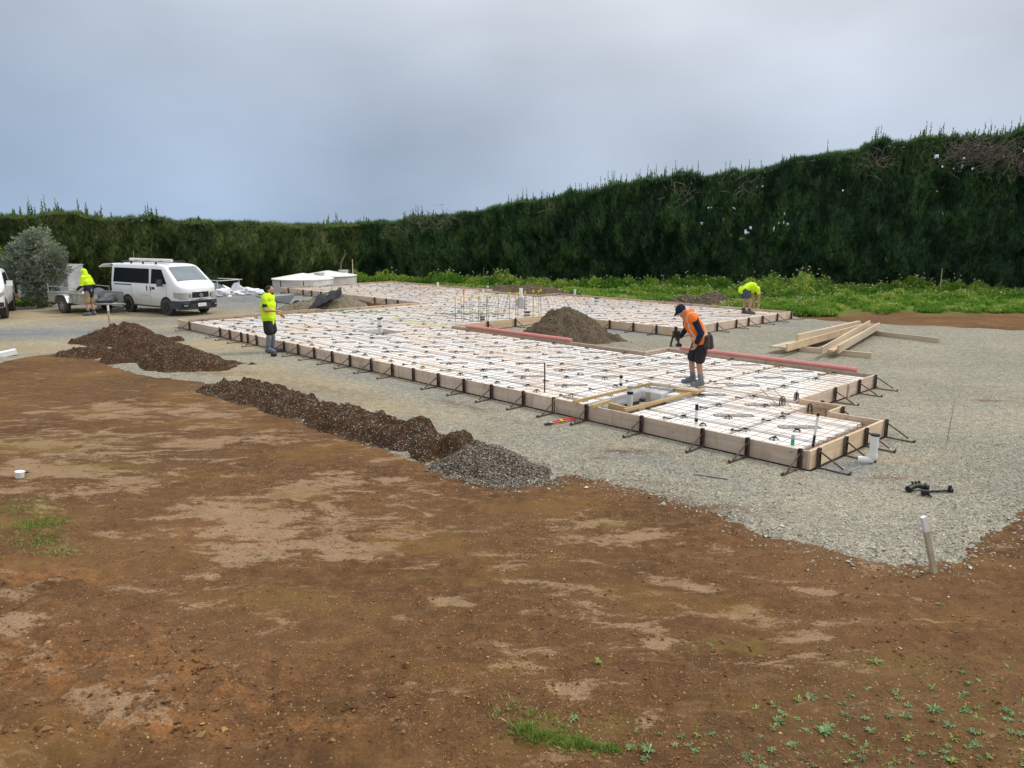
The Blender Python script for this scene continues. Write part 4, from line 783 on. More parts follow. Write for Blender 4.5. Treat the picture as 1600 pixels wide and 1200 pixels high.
# grass and small weeds in the foreground
def grassfield(name, label, spots, seed, mat=None):
    rg = np.random.default_rng(seed); pr = []
    for (px, py, rx, ry, k, L, t0) in spots:
        c = P(px, py); x = c.x + rg.normal(0, rx, k); y = c.y + rg.normal(0, ry, k); z = height(x, y) - .004; pr.append(tufts(np.stack([x, y, z], 1), np.tile([0, 0, .75], (k, 1)), rg.uniform(.5, 1.2, k) * L, 4, .0032, .55, rg, np.clip(rg.normal(t0, .15, k), 0, 1), .12, True))
    V, F, t = join(pr); return tag(link(name, npmesh(name, V, F, mat or M['grassm'], t)), label, None, None, 'stuff')
grassfield('grass_patch', 'curved patch of bright green grass at the bottom centre of the soil', [(820, 1142, .05, .04, 90, .07, .6), (850, 1155, .06, .03, 130, .06, .6), (890, 1163, .07, .025, 160, .06, .62), (930, 1168, .06, .02, 120, .05, .6), (830, 1120, .05, .05, 40, .05, .8), (870, 1140, .1, .06, 60, .05, .85), (955, 1165, .04, .02, 50, .05, .55), (900, 1180, .1, .03, 25, .04, .7), (790, 1110, .06, .08, 30, .06, .95)], 61)
grassfield('grass_patch', 'thin straggly green grass on the soil at the left edge', [(30, 795, .3, .12, 150, .05, .7), (60, 820, .15, .1, 240, .05, .6), (62, 845, .12, .1, 160, .05, .6), (20, 830, .3, .15, 180, .04, .8), (90, 860, .15, .08, 110, .05, .9), (50, 780, .2, .1, 60, .04, .75)], 62)
M['rosette2'] = leafmat('weed_rosettes_yellow', [(0, (.10, .15, .04)), (.5, (.24, .32, .08)), (.85, (.40, .46, .14)), (1, (.45, .44, .2))], .5, .25)
def rosette(seed):
    rr = np.random.default_rng(seed); k = int(rr.integers(7, 19)); a = np.arange(k) * 2.4 + rr.normal(0, .25, k); d = np.stack([np.cos(a), np.sin(a), rr.uniform(.15, .8, k)], 1); d /= np.linalg.norm(d, axis=1, keepdims=True); L = rr.uniform(.018, .034 + .022 * rr.random(), k)[:, None]; s_ = np.cross(d, [0, 0, 1.]); s_ /= np.linalg.norm(s_, axis=1, keepdims=True); w = rr.uniform(.0028, .0062)
    b = np.zeros((k, 3)) + [0, 0, .003]; m1 = b + d * L * .55; tip = b + d * L * [1, 1, .6]; V = np.stack([b, m1 + s_ * w, tip, m1 - s_ * w], 1).reshape(-1, 3); return npmesh('weed_rosette', V, np.arange(len(V)).reshape(-1, 4), M['rosette2' if seed in (1, 4, 6, 9) else 'rosette'], rr.uniform(0, 1, k))
RS = [rosette(i) for i in range(12)]
fixed = [(1460, 1108, 1.9, 'large pale green weed rosette, biggest of the scatter at bottom right'), (1368, 1038, 1.5, 'pale green weed rosette alone near the top of the scattered weeds at right'), (1288, 1140, 1.7, 'bright green weed rosette at the left of the bottom right weed patch'), (1015, 1168, 1.4, 'light green weed rosette near the bottom edge, right of the grass patch'), (935, 1040, 1.1, 'lone small pale weed rosette on bare soil above the grass patch'), (898, 1122, 1.3, 'pale star-shaped weed rosette beside the curved grass patch'), (1470, 940, 1.0, 'lone small weed by the lower right soil below the white-topped stake'), (1108, 1012, 1.0, 'small bright weed on the soil left of the tan dry streak')]
rr = random.Random(31); lst = list(fixed)
for _ in range(165):
    px, py = rr.uniform(1120, 1620), 1035 + 165 * rr.random() ** .6
    if px + (py - 1035) * 1.0 < 1230 + rr.uniform(0, 120): continue
    lst.append((px, py, rr.uniform(.3, 1.15), 'small grey-green weed rosette scattered on the soil at bottom right'))
for _ in range(14): lst.append((rr.uniform(980, 1120), rr.uniform(1130, 1195), rr.uniform(.5, .9), 'small grey-green weed rosette scattered on the soil at bottom right'))
for i, (px, py, s_, lb) in enumerate(lst):
    q = P(px, py); q.z = float(height(np.array([q.x]), np.array([q.y]))[0]) - .003; s_ *= 1.25; o = link('weed_rosette', RS[i % 12], None, q, rr.uniform(0, 6)); o.scale = (s_, s_, s_ * rr.uniform(.7, 1.2)); tag(o, lb, 'weed', 'weed rosettes on the bare soil')
rg = np.random.default_rng(5); k = 1500; px = rg.uniform(1080, 1610, k); py = 1010 + 190 * rg.random(k) ** .7; XY = np.array([P(a, b)[:2] for a, b in zip(px, py)]); V, F, t = tufts(np.stack([XY[:, 0], XY[:, 1], height(XY[:, 0], XY[:, 1])], 1), np.tile([0, 0, .35], (k, 1)), rg.uniform(.008, .028, k), 3, .0022, .7, rg, rg.uniform(0, 1, k), .2, True)
tag(link('seedlings', npmesh('seedlings', V, F, M['rosette'], t)), 'tiny pale seedlings dotted over the soil at bottom right', kind='stuff')
# straw and dry stalks
k = 2600; px = rg.uniform(0, 900, k); py = rg.uniform(860, 1200, k); XY = np.array([P(a, b)[:2] for a, b in zip(px, py)]); ok = fbm(XY[:, 0], XY[:, 1], 1.1, 3, 88) > -.02; XY = XY[ok]; k = len(XY); a = rg.uniform(0, 6.28, k); V, F, t = tufts(np.stack([XY[:, 0], XY[:, 1], height(XY[:, 0], XY[:, 1]) + .004], 1), np.stack([np.cos(a), np.sin(a), rg.uniform(0, .15, k)], 1), rg.lognormal(-4.0, .5, k).clip(.008, .07), 1, .0016, .02, rg, rg.uniform(.1, .8, k), .1, True)
M['straw'] = leafmat('straw', [(0, (.24, .14, .06)), (.6, (.42, .30, .13)), (1, (.52, .45, .26))], .8, .1)
tag(link('straw', npmesh('straw', V, F, M['straw'], t)), 'dry straw stalks and flecks strewn over the brown soil', kind='stuff')

# yellow leaf flecks lying thick on the soil left of centre
k = 26000; px = rg.uniform(300, 1150, k); py = rg.uniform(930, 1205, k); XY = np.array([P(a, b)[:2] for a, b in zip(px, py)]); dn = np.exp(-((px - 760) / 260) ** 2 - ((py - 1090) / 110) ** 2); ok = (rg.random(k) < dn * (.35 + 1.6 * (fbm(XY[:, 0], XY[:, 1], 1.3, 4, 93) + .1).clip(0, 1))); XY = XY[ok]; k = len(XY); a = rg.uniform(0, 6.28, k)
V, F, t = tufts(np.stack([XY[:, 0], XY[:, 1], height(XY[:, 0], XY[:, 1]) + .004], 1), np.stack([np.cos(a), np.sin(a), rg.uniform(0, .3, k)], 1), rg.lognormal(-4.9, .35, k).clip(.004, .016), 1, .0024, .05, rg, rg.uniform(0, 1, k), .1, True)
M['fleck'] = leafmat('yellow_flecks', [(0, (.36, .20, .05)), (.6, (.55, .38, .10)), (1, (.62, .52, .22))], .8, .1)
tag(link('leaf_flecks', npmesh('leaf_flecks', V, F, M['fleck'], t)), 'tiny yellow leaf flecks lying thick on the brown soil left of centre', kind='stuff'); print('flecks', k)
# ------------------------------------------------------------ vehicles
def paint(name, c, rough=.28, dirt=(.42, .34, .25), zd=.75):
    n = N(name); co = n.co('Object'); s_ = n.n('ShaderNodeSeparateXYZ'); n.l(co, s_.inputs[0]); q = n.noise(co, 3, 5, .65)
    f = n.ma('MULTIPLY', n.rng(s_.outputs[2], .2, zd + .35, .6, 0), n.rng(q, .3, .7, .5, 1.)); n.b.inputs['Coat Weight'].default_value = .25; n.b.inputs['Coat Roughness'].default_value = .1
    return n.fin(n.mix(f, c, dirt), rough, 0, .4)
M['vanwhite'] = paint('van_white_paint', (.80, .81, .82)); M['silver'] = paint('silver_blue_paint', (.42, .47, .50)); M['bumper'] = simple('dark_bumper_plastic', (.05, .056, .066), .5, 0, .12)
M['glass'] = simple('dark_tinted_glass', (.006, .008, .009), .35, 0, .1, 2, .08); M['glass2'] = simple('windscreen_glass', (.16, .20, .21), .08, 0, .2, 1.2, .8)
M['tyre'] = simple('dusty_tyre', (.065, .06, .055), .85, 0, .25, 8); M['rimd'] = simple('dark_alloy', (.09, .09, .095), .4, .5, .2); M['rims'] = simple('silver_alloy', (.40, .40, .40), .35, .6, .2)
M['lamp'] = simple('headlight_lens', (.36, .37, .34), .12, 0, .2, 12, .7); M['grey'] = simple('grey_lettering', (.52, .52, .51), .6, 0, .1)
def wheel(parent, x, y, r, w, rim, side):
    """wheel centred at (x, y, r), outer face towards side (+1 = +y)"""
    e = empty('wheel', (x, y, r)); e.parent = parent; m = MB(); n_ = 24; pr = [(r * .62, w / 2), (r * .93, w / 2), (r, w * .36), (r, -w * .36), (r * .93, -w / 2), (r * .62, -w / 2)]; vs = []; fs = []
    for k in range(n_):
        t = 2 * math.pi * k / n_
        for (q, yy) in pr: vs.append((q * math.cos(t), yy, q * math.sin(t)))
    for k in range(n_):
        for j in range(5): fs.append((k * 6 + j, k * 6 + j + 1, (k + 1) % n_ * 6 + j + 1, (k + 1) % n_ * 6 + j))
    m.add(vs, fs, 0, True); m.build('tyre', M['tyre'], e)
    m = MB(); yo = side * w * .32
    m.tube([(0, yo - side * .02, 0), (0, yo - side * .05, 0)], r * .62, 24)
    for k in range(6): t = k * math.pi / 3; m.box((math.cos(t) * r * .33, yo + side * .012, math.sin(t) * r * .33), (r * .6, .03, r * .15), Matrix.Rotation(-t, 3, 'Y'), 1)
    m.tube([(0, yo, 0), (0, yo + side * .03, 0)], r * .14, 10, 1); vs = []
    m.tube([(r * .6 * math.cos(t * math.pi / 12), yo, r * .6 * math.sin(t * math.pi / 12)) for t in range(25)], .018, 6, 1); m.build('rim', [M['blackm'], rim], e); return e
class Body:
    """vehicle body: side profile top(x), bottom(x), half width plan and tumblehome; front at x=0, going back to -L"""
    def __init__(s, L, W, top, bot, belt, tum, nose=.42, tail=.15, rear_r=.12):
        s.L, s.W, s.t, s.b_, s.belt, s.tum, s.nose, s.rr = L, W, top, bot, belt, tum, nose, rear_r
    def top(s, x): return float(np.interp(-x, [p[0] for p in s.t], [p[1] for p in s.t]))
    def bot(s, x): return float(np.interp(-x, [p[0] for p in s.b_], [p[1] for p in s.b_]))
    def hw(s, x):
        w = s.W / 2; u = 1 + x / s.nose
        if u > 0: w *= max(0, 1 - u ** 3.2) ** (1 / 3.2) if u < 1 else 0
        v = (-x - (s.L - s.rr)) / s.rr
        if v > 0: w = w - .06 * v * v
        return w
    def y(s, x, z): return max(0, s.hw(x) - s.tum * max(0, z - s.belt))
    def xf(s, y, out=0.):   # nose plan: x at half width y
        w = s.W / 2; r = min(.9999, abs(y) / w); u = (1 - r ** 3.2) ** (1 / 3.2); return -s.nose * (1 - u)
    def build(s, mat, parent):
        xs = [0, -.004, -.012, -.03, -.06, -.1, -.15, -.2, -.27, -.35, -.45] + list(np.arange(-.55, -s.L + s.rr, -.1)) + list(np.linspace(-s.L + s.rr, -s.L, 5)); vs = []; K = 0; fs = []
        for x in xs:
            zt, zb = s.top(x), s.bot(x); c = .09; ring = [(0, zb)]; w0 = s.y(x, zb)
            ring += [(w0 * .92, zb), (s.y(x, zb + .04), zb + .05)]
            for q in (.3, .5, .7, .85): z = zb + .05 + (zt - c - zb - .05) * q; ring.append((s.y(x, z), z))
            yt = s.y(x, zt - c); ring += [(yt, zt - c), (yt * .975 - .01, zt - c * .45), (yt * .9 - .03 if yt > .1 else yt * .8, zt - c * .1), (yt * .5, zt + .012), (0, zt + .02)]
            full = ring + [(-a, b) for a, b in ring[-2:0:-1]]; K = len(full); vs += [(x, a, b) for a, b in full]
        for i in range(len(xs) - 1):
            for k in range(K): fs.append((i * K + k, (i + 1) * K + k, (i + 1) * K + (k + 1) % K, i * K + (k + 1) % K))
        fs += [tuple(range(K)), tuple((len(xs) - 1) * K + k for k in range(K))]
        return MB().add(vs, fs, 0, True).build('body', mat, parent)
    def side(s, name, poly, mat, parent, sd, off=.006, n=8):
        """panel on the flank from a polygon in (x, z): four corners bottom-front, bottom-back, top-back, top-front"""
        (a, b, c, d) = [np.array(p, float) for p in poly]; vs = []; fs = []
        for i in range(n + 1):
            for j in range(n + 1):
                u, v = i / n, j / n; q = (a * (1 - u) + b * u) * (1 - v) + (d * (1 - u) + c * u) * v
                if 'window' in name or 'wind' in name: q = q + (np.array([0, 0]))
                vs.append((q[0], sd * (s.y(q[0], q[1]) + off), q[1]))
        for i in range(n):
            for j in range(n): fs.append((i * (n + 1) + j, (i + 1) * (n + 1) + j, (i + 1) * (n + 1) + j + 1, i * (n + 1) + j + 1))
        return MB().add(vs, fs, 0, True).build(name, mat, parent, fix=False)
    def front(s, name, y0, y1, z0, z1, mat, parent, off=.01, n=10, zs=None, back=0.):
        vs = []; fs = []; th0 = None
        for i in range(n + 1):
            y = y0 + (y1 - y0) * i / n; x = s.xf(y); sg = 1 if y >= 0 else -1
            for j, z in enumerate(np.linspace(z0, z1, 5)):
                e = off * (1 - (.6 if abs(y) > s.W * .42 else 0)); ex = 0
                if zs: ex = zs(z)
                vs.append((x + e + ex, y + sg * off * (abs(y) / (s.W / 2)) ** 3, z))
        for i in range(n):
            for j in range(4): fs.append((i * 5 + j, (i + 1) * 5 + j, (i + 1) * 5 + j + 1, i * 5 + j + 1))
        return MB().add(vs, fs, 0, True).build(name, mat, parent, fix=False)
def lid(body, name, x0, x1, fy, mat, parent, off=.012, n=8):
    """panel on the upper surface between x0 and x1, half width fraction fy"""
    vs = []; fs = []
    for i in range(n + 1):
        x = x0 + (x1 - x0) * i / n
        for j in range(n + 1):
            f = (j / n * 2 - 1) * fy; zt = body.top(x); yt = body.y(x, zt - .09); z = zt + .02 * (1 - abs(f) * .4) - (.11 * max(0, abs(f) - .78) / .22 if abs(f) > .78 else 0); vs.append((x + off * .8, yt * f, z + off))
    for i in range(n):
        for j in range(n): fs.append((i * (n + 1) + j, (i + 1) * (n + 1) + j, (i + 1) * (n + 1) + j + 1, i * (n + 1) + j + 1))
    return MB().add(vs, fs, 0, True).build(name, mat, parent, fix=False)
def arch(parent, bd, x, r, sd, mat):  # flat black fan on the flank, painting the shade of a wheel opening
    m = MB(); vs = [(x, sd * (bd.y(x, .4) + .004), .33)]; n_ = 16
    for k in range(n_ + 1): t = math.pi * (k / n_ * 1.24 - .12); vs.append((x + r * math.cos(t), sd * (bd.y(x + r * math.cos(t), .4) + .004), .33 + r * math.sin(t)))
    m.add(vs, [(0, i, i + 1) for i in range(1, n_ + 1)]); m.build('wheel_well_shade', mat, parent, fix=False)
# --- white van
HV = math.radians(-33); vp = P(265, 494); hv = Vector((math.cos(HV), math.sin(HV), 0)); nv = Vector((-math.sin(HV), math.cos(HV), 0))     # the side seen (right hand side) is -nv
RW = .33; van = empty('van', (vp + hv * .93 + nv * .76).to_tuple()[:2] + (GZ - .01,), HV, 'white panel van with open tailgate, roof bars and black bumper, parked left of the slab', 'van')
bd = Body(4.68, 1.69, [(0, .92), (.03, 1.05), (.09, 1.14), (.30, 1.27), (.36, 1.31), (1.00, 1.83), (1.16, 1.91), (1.5, 1.955), (4.3, 1.95), (4.6, 1.90), (4.68, 1.85)], [(0, .42), (.4, .28), (4.3, .30), (4.68, .42)], 1.08, .155, .40)
bd.build(M['vanwhite'], van)
S_ = -1
bd.side('side_window', [(-2.00, 1.20), (-4.46, 1.20), (-4.42, 1.77), (-2.04, 1.77)], M['glass'], van, S_)
bd.side('door_window', [(-.86, 1.22), (-1.88, 1.20), (-1.88, 1.77), (-1.24, 1.76)], M['glass'], van, S_)
bd.side('side_window', [(-2.02, 1.22), (-4.42, 1.22), (-4.38, 1.72), (-2.06, 1.72)], M['glass'], van, 1)
bd.side('door_window', [(-.93, 1.16), (-1.86, 1.22), (-1.86, 1.72), (-1.32, 1.70)], M['glass'], van, 1)
lid(bd, 'windscreen', -.39, -1.0, .93, M['glass2'], van)
bd.side('door_rail', [(-3.2, 1.10), (-4.38, 1.10), (-4.38, 1.14), (-3.2, 1.14)], M['bumper'], van, S_, .012)
for x0, x1, z0, z1 in ((-2.1, -2.16, .93, 1.12), (-1.86, -1.92, .93, 1.1), (-1.62, -1.80, .99, 1.08)): bd.side('door_handle', [(x1 + .06 if False else x0, z0), (x1, z0), (x1, z1), (x0, z1)], M['blackp'], van, S_, .015, 2)
for x0 in (-.88, -1.93, -3.18): bd.side('door_gap', [(x0, .42), (x0 - .012, .42), (x0 - .012, 1.78 if x0 < -1 else 1.2), (x0, 1.78 if x0 < -1 else 1.2)], M['bumper'], van, S_, .003, 6)
bd.side('sill', [(-1.35, .30), (-3.1, .31), (-3.1, .36), (-1.35, .36)], M['bumper'], van, S_, .006)
# faded lettering panel: too worn to read in the photograph, so only its frame and its blurred rows
fr = bd.side('lettering_frame', [(-1.5, .845), (-2.86, .845), (-2.86, .853), (-1.5, .853)], M['grey'], van, S_, .007)
for (x0, x1, z0, z1) in ((-2.0, -2.56, .72, .785), (-2.64, -2.76, .73, .79), (-1.78, -2.68, .665, .68), (-1.5, -2.7, .56, .575), (-1.5, -2.6, .50, .512), (-1.7, -2.5, .44, .45)): bd.side('faded_lettering', [(x0, z0), (x1, z0), (x1, z1), (x0, z1)], M['grey'], van, S_, .007, 4)
bd.front('bumper', -.80, .80, .26, .60, M['bumper'], van, .045, 24, lambda z: -.9 * abs(z - .45) ** 2)
for sd in (-1, 1):
    bd.side('bumper_side', [(-.15, .28), (-.62, .30), (-.60, .60), (-.15, .60)], M['bumper'], van, sd, .03)
    bd.front('fog_lamp_recess', sd * .46, sd * .74, .36, .48, M['blackp'], van, .075, 6); bd.front('fog_lamp', sd * .56, sd * .68, .40, .45, M['lamp'], van, .085, 4)
    bd.front('headlight', sd * .50, sd * .81, .66, .90, M['lamp'], van, .018, 8); bd.side('headlight', [(-.14, .68), (-.42, .74), (-.42, .93), (-.14, .90)], M['lamp'], van, sd, .014, 4)
    bd.front('intake', sd * .43, sd * .47, .70, .88, M['blackp'], van, .03, 2)
    arch(van, bd, -.93, .41, sd, M['blackp']); arch(van, bd, -3.49, .41, sd, M['blackp'])
    wheel(van, -.93, sd * .755, RW, .20, M['rimd'], sd); wheel(van, -3.49, sd * .755, RW, .20, M['rimd'], sd)
bd.front('lower_intake', -.46, .46, .50, .60, M['blackp'], van, .06, 12); g = bd.front('grille', -.36, .36, .70, .92, M['blackp'], van, .035, 10)
m = MB(); m.tube([(.062, .062 * math.cos(t * math.pi / 8), .79 + .062 * math.sin(t * math.pi / 8)) for t in range(17)], .012, 6); m.box((.062, 0, .79), (.015, .16, .028)); m.build('emblem', M['galv'], g)
for z in (.74, .79, .84): MB().box((.045, 0, z), (.01, .64, .008)).build('grille_bar', M['bumper'], g)
bd.front('grille_trim', -.37, .37, .665, .695, M['vanwhite'], van, .04, 8)
pl = MB().box((.085, 0, .43), (.012, .36, .125)).build('number_plate', M['whitepaint'], van)
for y in (-.11, -.06, -.01, .06, .11): MB().box((.0925, y, .43), (.003, .028, .06)).build('plate_character', M['grey'], pl)
m = MB(); m.tube([(-.45, .1, 1.29), (-.47, -.5, 1.285)], .012, 5); m.tube([(-.42, .55, 1.26), (-.46, .0, 1.285)], .012, 5); m.build('wiper', M['blackm'], van)
for sd in (-1, 1): m = MB(); m.box((-1.08, sd * .98, 1.26), (.1, .2, .26)); m.tube([(-1.1, sd * .84, 1.14), (-1.1, sd * .95, 1.16)], .02, 6); m.build('wing_mirror', M['bumper'], van)
for x in (-1.75, -2.6, -3.4, -4.05):
    m = MB(); m.tube([(x, -.62, 2.03), (x, .62, 2.03)], .018, 6); m.box((x, -.62, 1.98), (.06, .05, .07)); m.box((x, .62, 1.98), (.06, .05, .07)); m.build('roof_bar', M['blackm'], van)
m = MB(); m.tube([(-1.1, -.35, 2.09), (-3.9, -.35, 2.09)], .055, 10); tag(m.build('pipe_tube', M['pvc'], van), 'long white storage tube lying along the roof bars')
MB().tube([(-3.7, -.3, 1.95), (-3.72, -.3, 2.42)], .008, 5).build('aerial', M['galv'], van)
m = MB(); prf = [(-4.60, 1.93), (-5.25, 1.90), (-5.62, 1.78), (-5.60, 1.74), (-5.2, 1.85), (-4.60, 1.88)]; m.prism(prf, 1, -.72, .72); tg = m.build('tailgate', M['vanwhite'], van); MB().box((-5.05, 0, 1.853), (.5, 1.2, .01), Matrix.Rotation(.1, 3, 'Y')).build('tailgate_glass', M['glass'], tg)
m = MB().box((-4.69, 0, 1.25), (.02, 1.3, 1.2)); tag(m.build('load_space_shade', M['blackp'], van), 'black panel painting the shaded open rear of the van under the raised tailgate'); bd.side('tail_light', [(-4.60, .85), (-4.68, .85), (-4.68, 1.35), (-4.60, 1.35)], M['red'], van, S_, .01, 3)  # black panel on the closed tail paints the shade of an open load space
bd.side('rear_bumper', [(-3.95, .34), (-4.68, .42), (-4.68, .58), (-4.45, .58)], M['bumper'], van, S_, .02, 4)
for sd in (-1, 1):
    MB().box((-1.75, sd * .36, 1.1), (.22, .5, .7)).build('seat', M['blackp'], van)
# --- trailer
tp_ = P(102, 490); HT = math.radians(-32); ht = Vector((math.cos(HT), math.sin(HT), 0)); n_t = Vector((-math.sin(HT), math.cos(HT), 0))
trl = empty('trailer', (tp_ + n_t * .86).to_tuple()[:2] + (GZ - .01,), HT, 'grey galvanised flat-deck trailer with low sides and end rails hitched behind the van', 'trailer')
M['trl'] = simple('weathered_trailer_side', (.36, .35, .31), .7, .2, .25, 4, .3, .2)
for sd in (-1, 1):
    wheel(trl, 0, sd * .86, .33, .19, M['rims'], sd)
    m = MB(); a_ = [(-.52, .44), (-.36, .70), (-.22, .76), (.22, .76), (.36, .70), (.52, .44)]; vs = []; fs = []
    for i, (x, z) in enumerate(a_): vs += [(x, sd * .74, z), (x, sd * 1.0, z), (x * .93, sd * 1.0, z - .03), (x * .93, sd * .74, z - .03)]
    for i in range(5):
        for k in range(4): fs.append((i * 4 + k, i * 4 + 4 + k, i * 4 + 4 + (k + 1) % 4, i * 4 + (k + 1) % 4))
    m.add(vs, fs + [(0, 1, 2, 3), (20, 21, 22, 23)]); m.build('mudguard', M['galv'], trl)
    MB().box((.05, sd * .72, .60), (2.9, .03, .36)).build('side_panel', M['trl'], trl)
    m = MB(); m.box((.05, sd * .74, .795), (2.94, .05, .035)); m.box((.05, sd * .74, .42), (2.94, .06, .06)); [m.box((x, sd * .745, .6), (.04, .03, .34)) for x in (-1.3, -.7, .7, 1.4)]; m.build('side_rail', M['galv'], trl)
    m = MB(); m.tube([(-1.38, sd * .7, .42), (-1.38, sd * .7, 1.12)], .022, 6); m.tube([(.6, sd * .7, .8), (.6, sd * .7, 1.0)], .02, 6); m.tube([(-1.38, sd * .7, 1.02), (.6, sd * .7, 1.0)], .018, 6); m.build('ladder_rail', M['galv'], trl)
    MB().box((-1.46, sd * .6, .40), (.05, .22, .09)).build('tail_light', M['red'], trl)
MB().box((.05, 0, .43), (2.9, 1.42, .04)).build('deck', M['trl'], trl); MB().box((1.5, 0, .60), (.03, 1.42, .36)).build('front_panel', M['trl'], trl); MB().box((-1.42, 0, .60), (.03, 1.42, .36)).build('tailboard', M['trl'], trl)
m = MB(); m.tube([(1.5, .5, .4), (2.5, 0, .42)], .035, 6); m.tube([(1.5, -.5, .4), (2.5, 0, .42)], .035, 6); m.tube([(2.45, 0, .43), (2.75, 0, .43)], .04, 6); m.build('drawbar', M['galv'], trl); MB().tube([(0, -.8, .33), (0, .8, .33)], .03, 6).build('axle', M['blackm'], trl)
def soft(name, c, r, mat, label, cat, seed, amp=.35, rz=0., sub=3, group=None):
    """crumpled soft lump: icosphere pushed about by noise, flat at the bottom"""
    bm = bmesh.new(); bmesh.ops.create_icosphere(bm, subdivisions=sub, radius=1); rr = np.random.default_rng(seed)
    co = np.array([v.co[:] for v in bm.verts]); k = 1 + amp * fbm(co[:, 0] + co[:, 2] * 2 + seed, co[:, 1] - co[:, 2], 1.4, 4, seed % 50, .65) * 2
    for v, q in zip(bm.verts, k): v.co *= q; v.co = Vector((v.co.x * r[0], v.co.y * r[1], max(-.3, v.co.z) * r[2] + .3 * r[2]))
    me = bpy.data.meshes.new(name); bm.to_mesh(me); bm.free(); me.materials.append(mat); o = link(name, me, None, c, rz); return tag(o, label, cat, group)
q = tp_ + n_t * .86 + ht * .95; soft('tarpaulin_load', (q.x, q.y, .44), (.75, .6, .38), simple('grey_tarpaulin', (.10, .11, .13), .5, 0, .2), 'dark grey tarpaulin-covered load in the front of the trailer', 'load', 5, .2, HT)
soft('white_bag', (q.x - .3, q.y + .3, .72), (.55, .35, .1), M['cloth'], 'white wrapped bundle on top of the dark trailer load', 'bag', 8, .3, HT)
soft('white_bag', P(181, 483), (.75, .35, .16), M['cloth'], 'crumpled white bags on the ground between trailer wheel and van rear wheel', 'bag', 9, .5)
# --- utes (pickup trucks)
def ute(loc, rz, mat, label, rack, black_front):
    e = empty('pickup_truck', loc, rz, label, 'pickup truck'); b = Body(5.2, 1.85, [(0, .98), (.04, 1.06), (.15, 1.13), (1.15, 1.20), (1.3, 1.24), (2.0, 1.72), (2.2, 1.78), (3.3, 1.78), (3.5, 1.72), (3.62, 1.12), (5.2, 1.12)], [(0, .55), (.5, .42), (4.7, .45), (5.2, .55)], 1.0, .2, .5)
    b.build(mat, e); lid(b, 'windscreen', -1.32, -1.98, .86, M['glass2'], e)
    for sd in (-1, 1):
        b.side('door_window', [(-1.75, 1.20), (-2.55, 1.20), (-2.55, 1.64), (-2.12, 1.62)], M['glass'], e, sd); b.side('door_window', [(-2.62, 1.20), (-3.4, 1.20), (-3.3, 1.62), (-2.62, 1.64)], M['glass'], e, sd)
        b.front('headlight', sd * .60, sd * .86, .86, 1.0, M['lamp'], e, .02, 6); b.side('headlight', [(-.2, .88), (-.48, .94), (-.48, 1.04), (-.2, 1.02)], M['lamp'], e, sd, .016, 4)
        b.front('fog_lamp', sd * .62, sd * .76, .60, .72, M['blackp'], e, .04, 4)
        arch(e, b, -.95, .46, sd, M['blackp']); arch(e, b, -4.1, .46, sd, M['blackp']); wheel(e, -.95, sd * .83, .38, .24, M['rimd'], sd); wheel(e, -4.1, sd * .83, .38, .24, M['rimd'], sd)
        m = MB(); m.box((-1.7, sd * 1.05, 1.26), (.1, .2, .2)); m.tube([(-1.75, sd * .88, 1.2), (-1.72, sd * 1.0, 1.22)], .02, 6); m.build('wing_mirror', mat, e)
    b.front('grille', -.5, .5, .80, 1.0, M['blackp'], e, .03, 10); b.front('bumper', -.88, .88, .5, .66, M['blackp'] if black_front else mat, e, .05, 20)
    if rack:
        m = MB()
        for x in (-.35, -3.4):
            for sd in (-1, 1): m.tube([(x, sd * .75, .8 if x > -1 else 1.7), (x, sd * .75, 2.0)], .022, 6)
            m.tube([(x, -.8, 2.0), (x, .8, 2.0)], .022, 6)
        for sd in (-1, 1): m.tube([(-.1, sd * .75, 2.02), (-4.6, sd * .75, 2.02)], .028, 6)
        m.build('ladder_rack', M['whitepaint'], e)
    return e
hw_ = math.radians(-62); q = P(8, 498); hh_ = Vector((math.cos(hw_), math.sin(hw_), 0)); nn_ = Vector((-math.sin(hw_), math.cos(hw_), 0)); q2 = q + hh_ * .95 - nn_ * .83
ute((q2.x, q2.y, GZ - .01), hw_, M['vanwhite'], 'white pickup truck mostly outside the left edge, only its front corner showing', False, True)
hs = math.radians(-30); q = P(355, 455); ute((q.x - .1, q.y + 1.2, -1.5), hs, M['silver'], 'silver-blue pickup truck with white ladder rack, mostly hidden behind the white van', True, False)
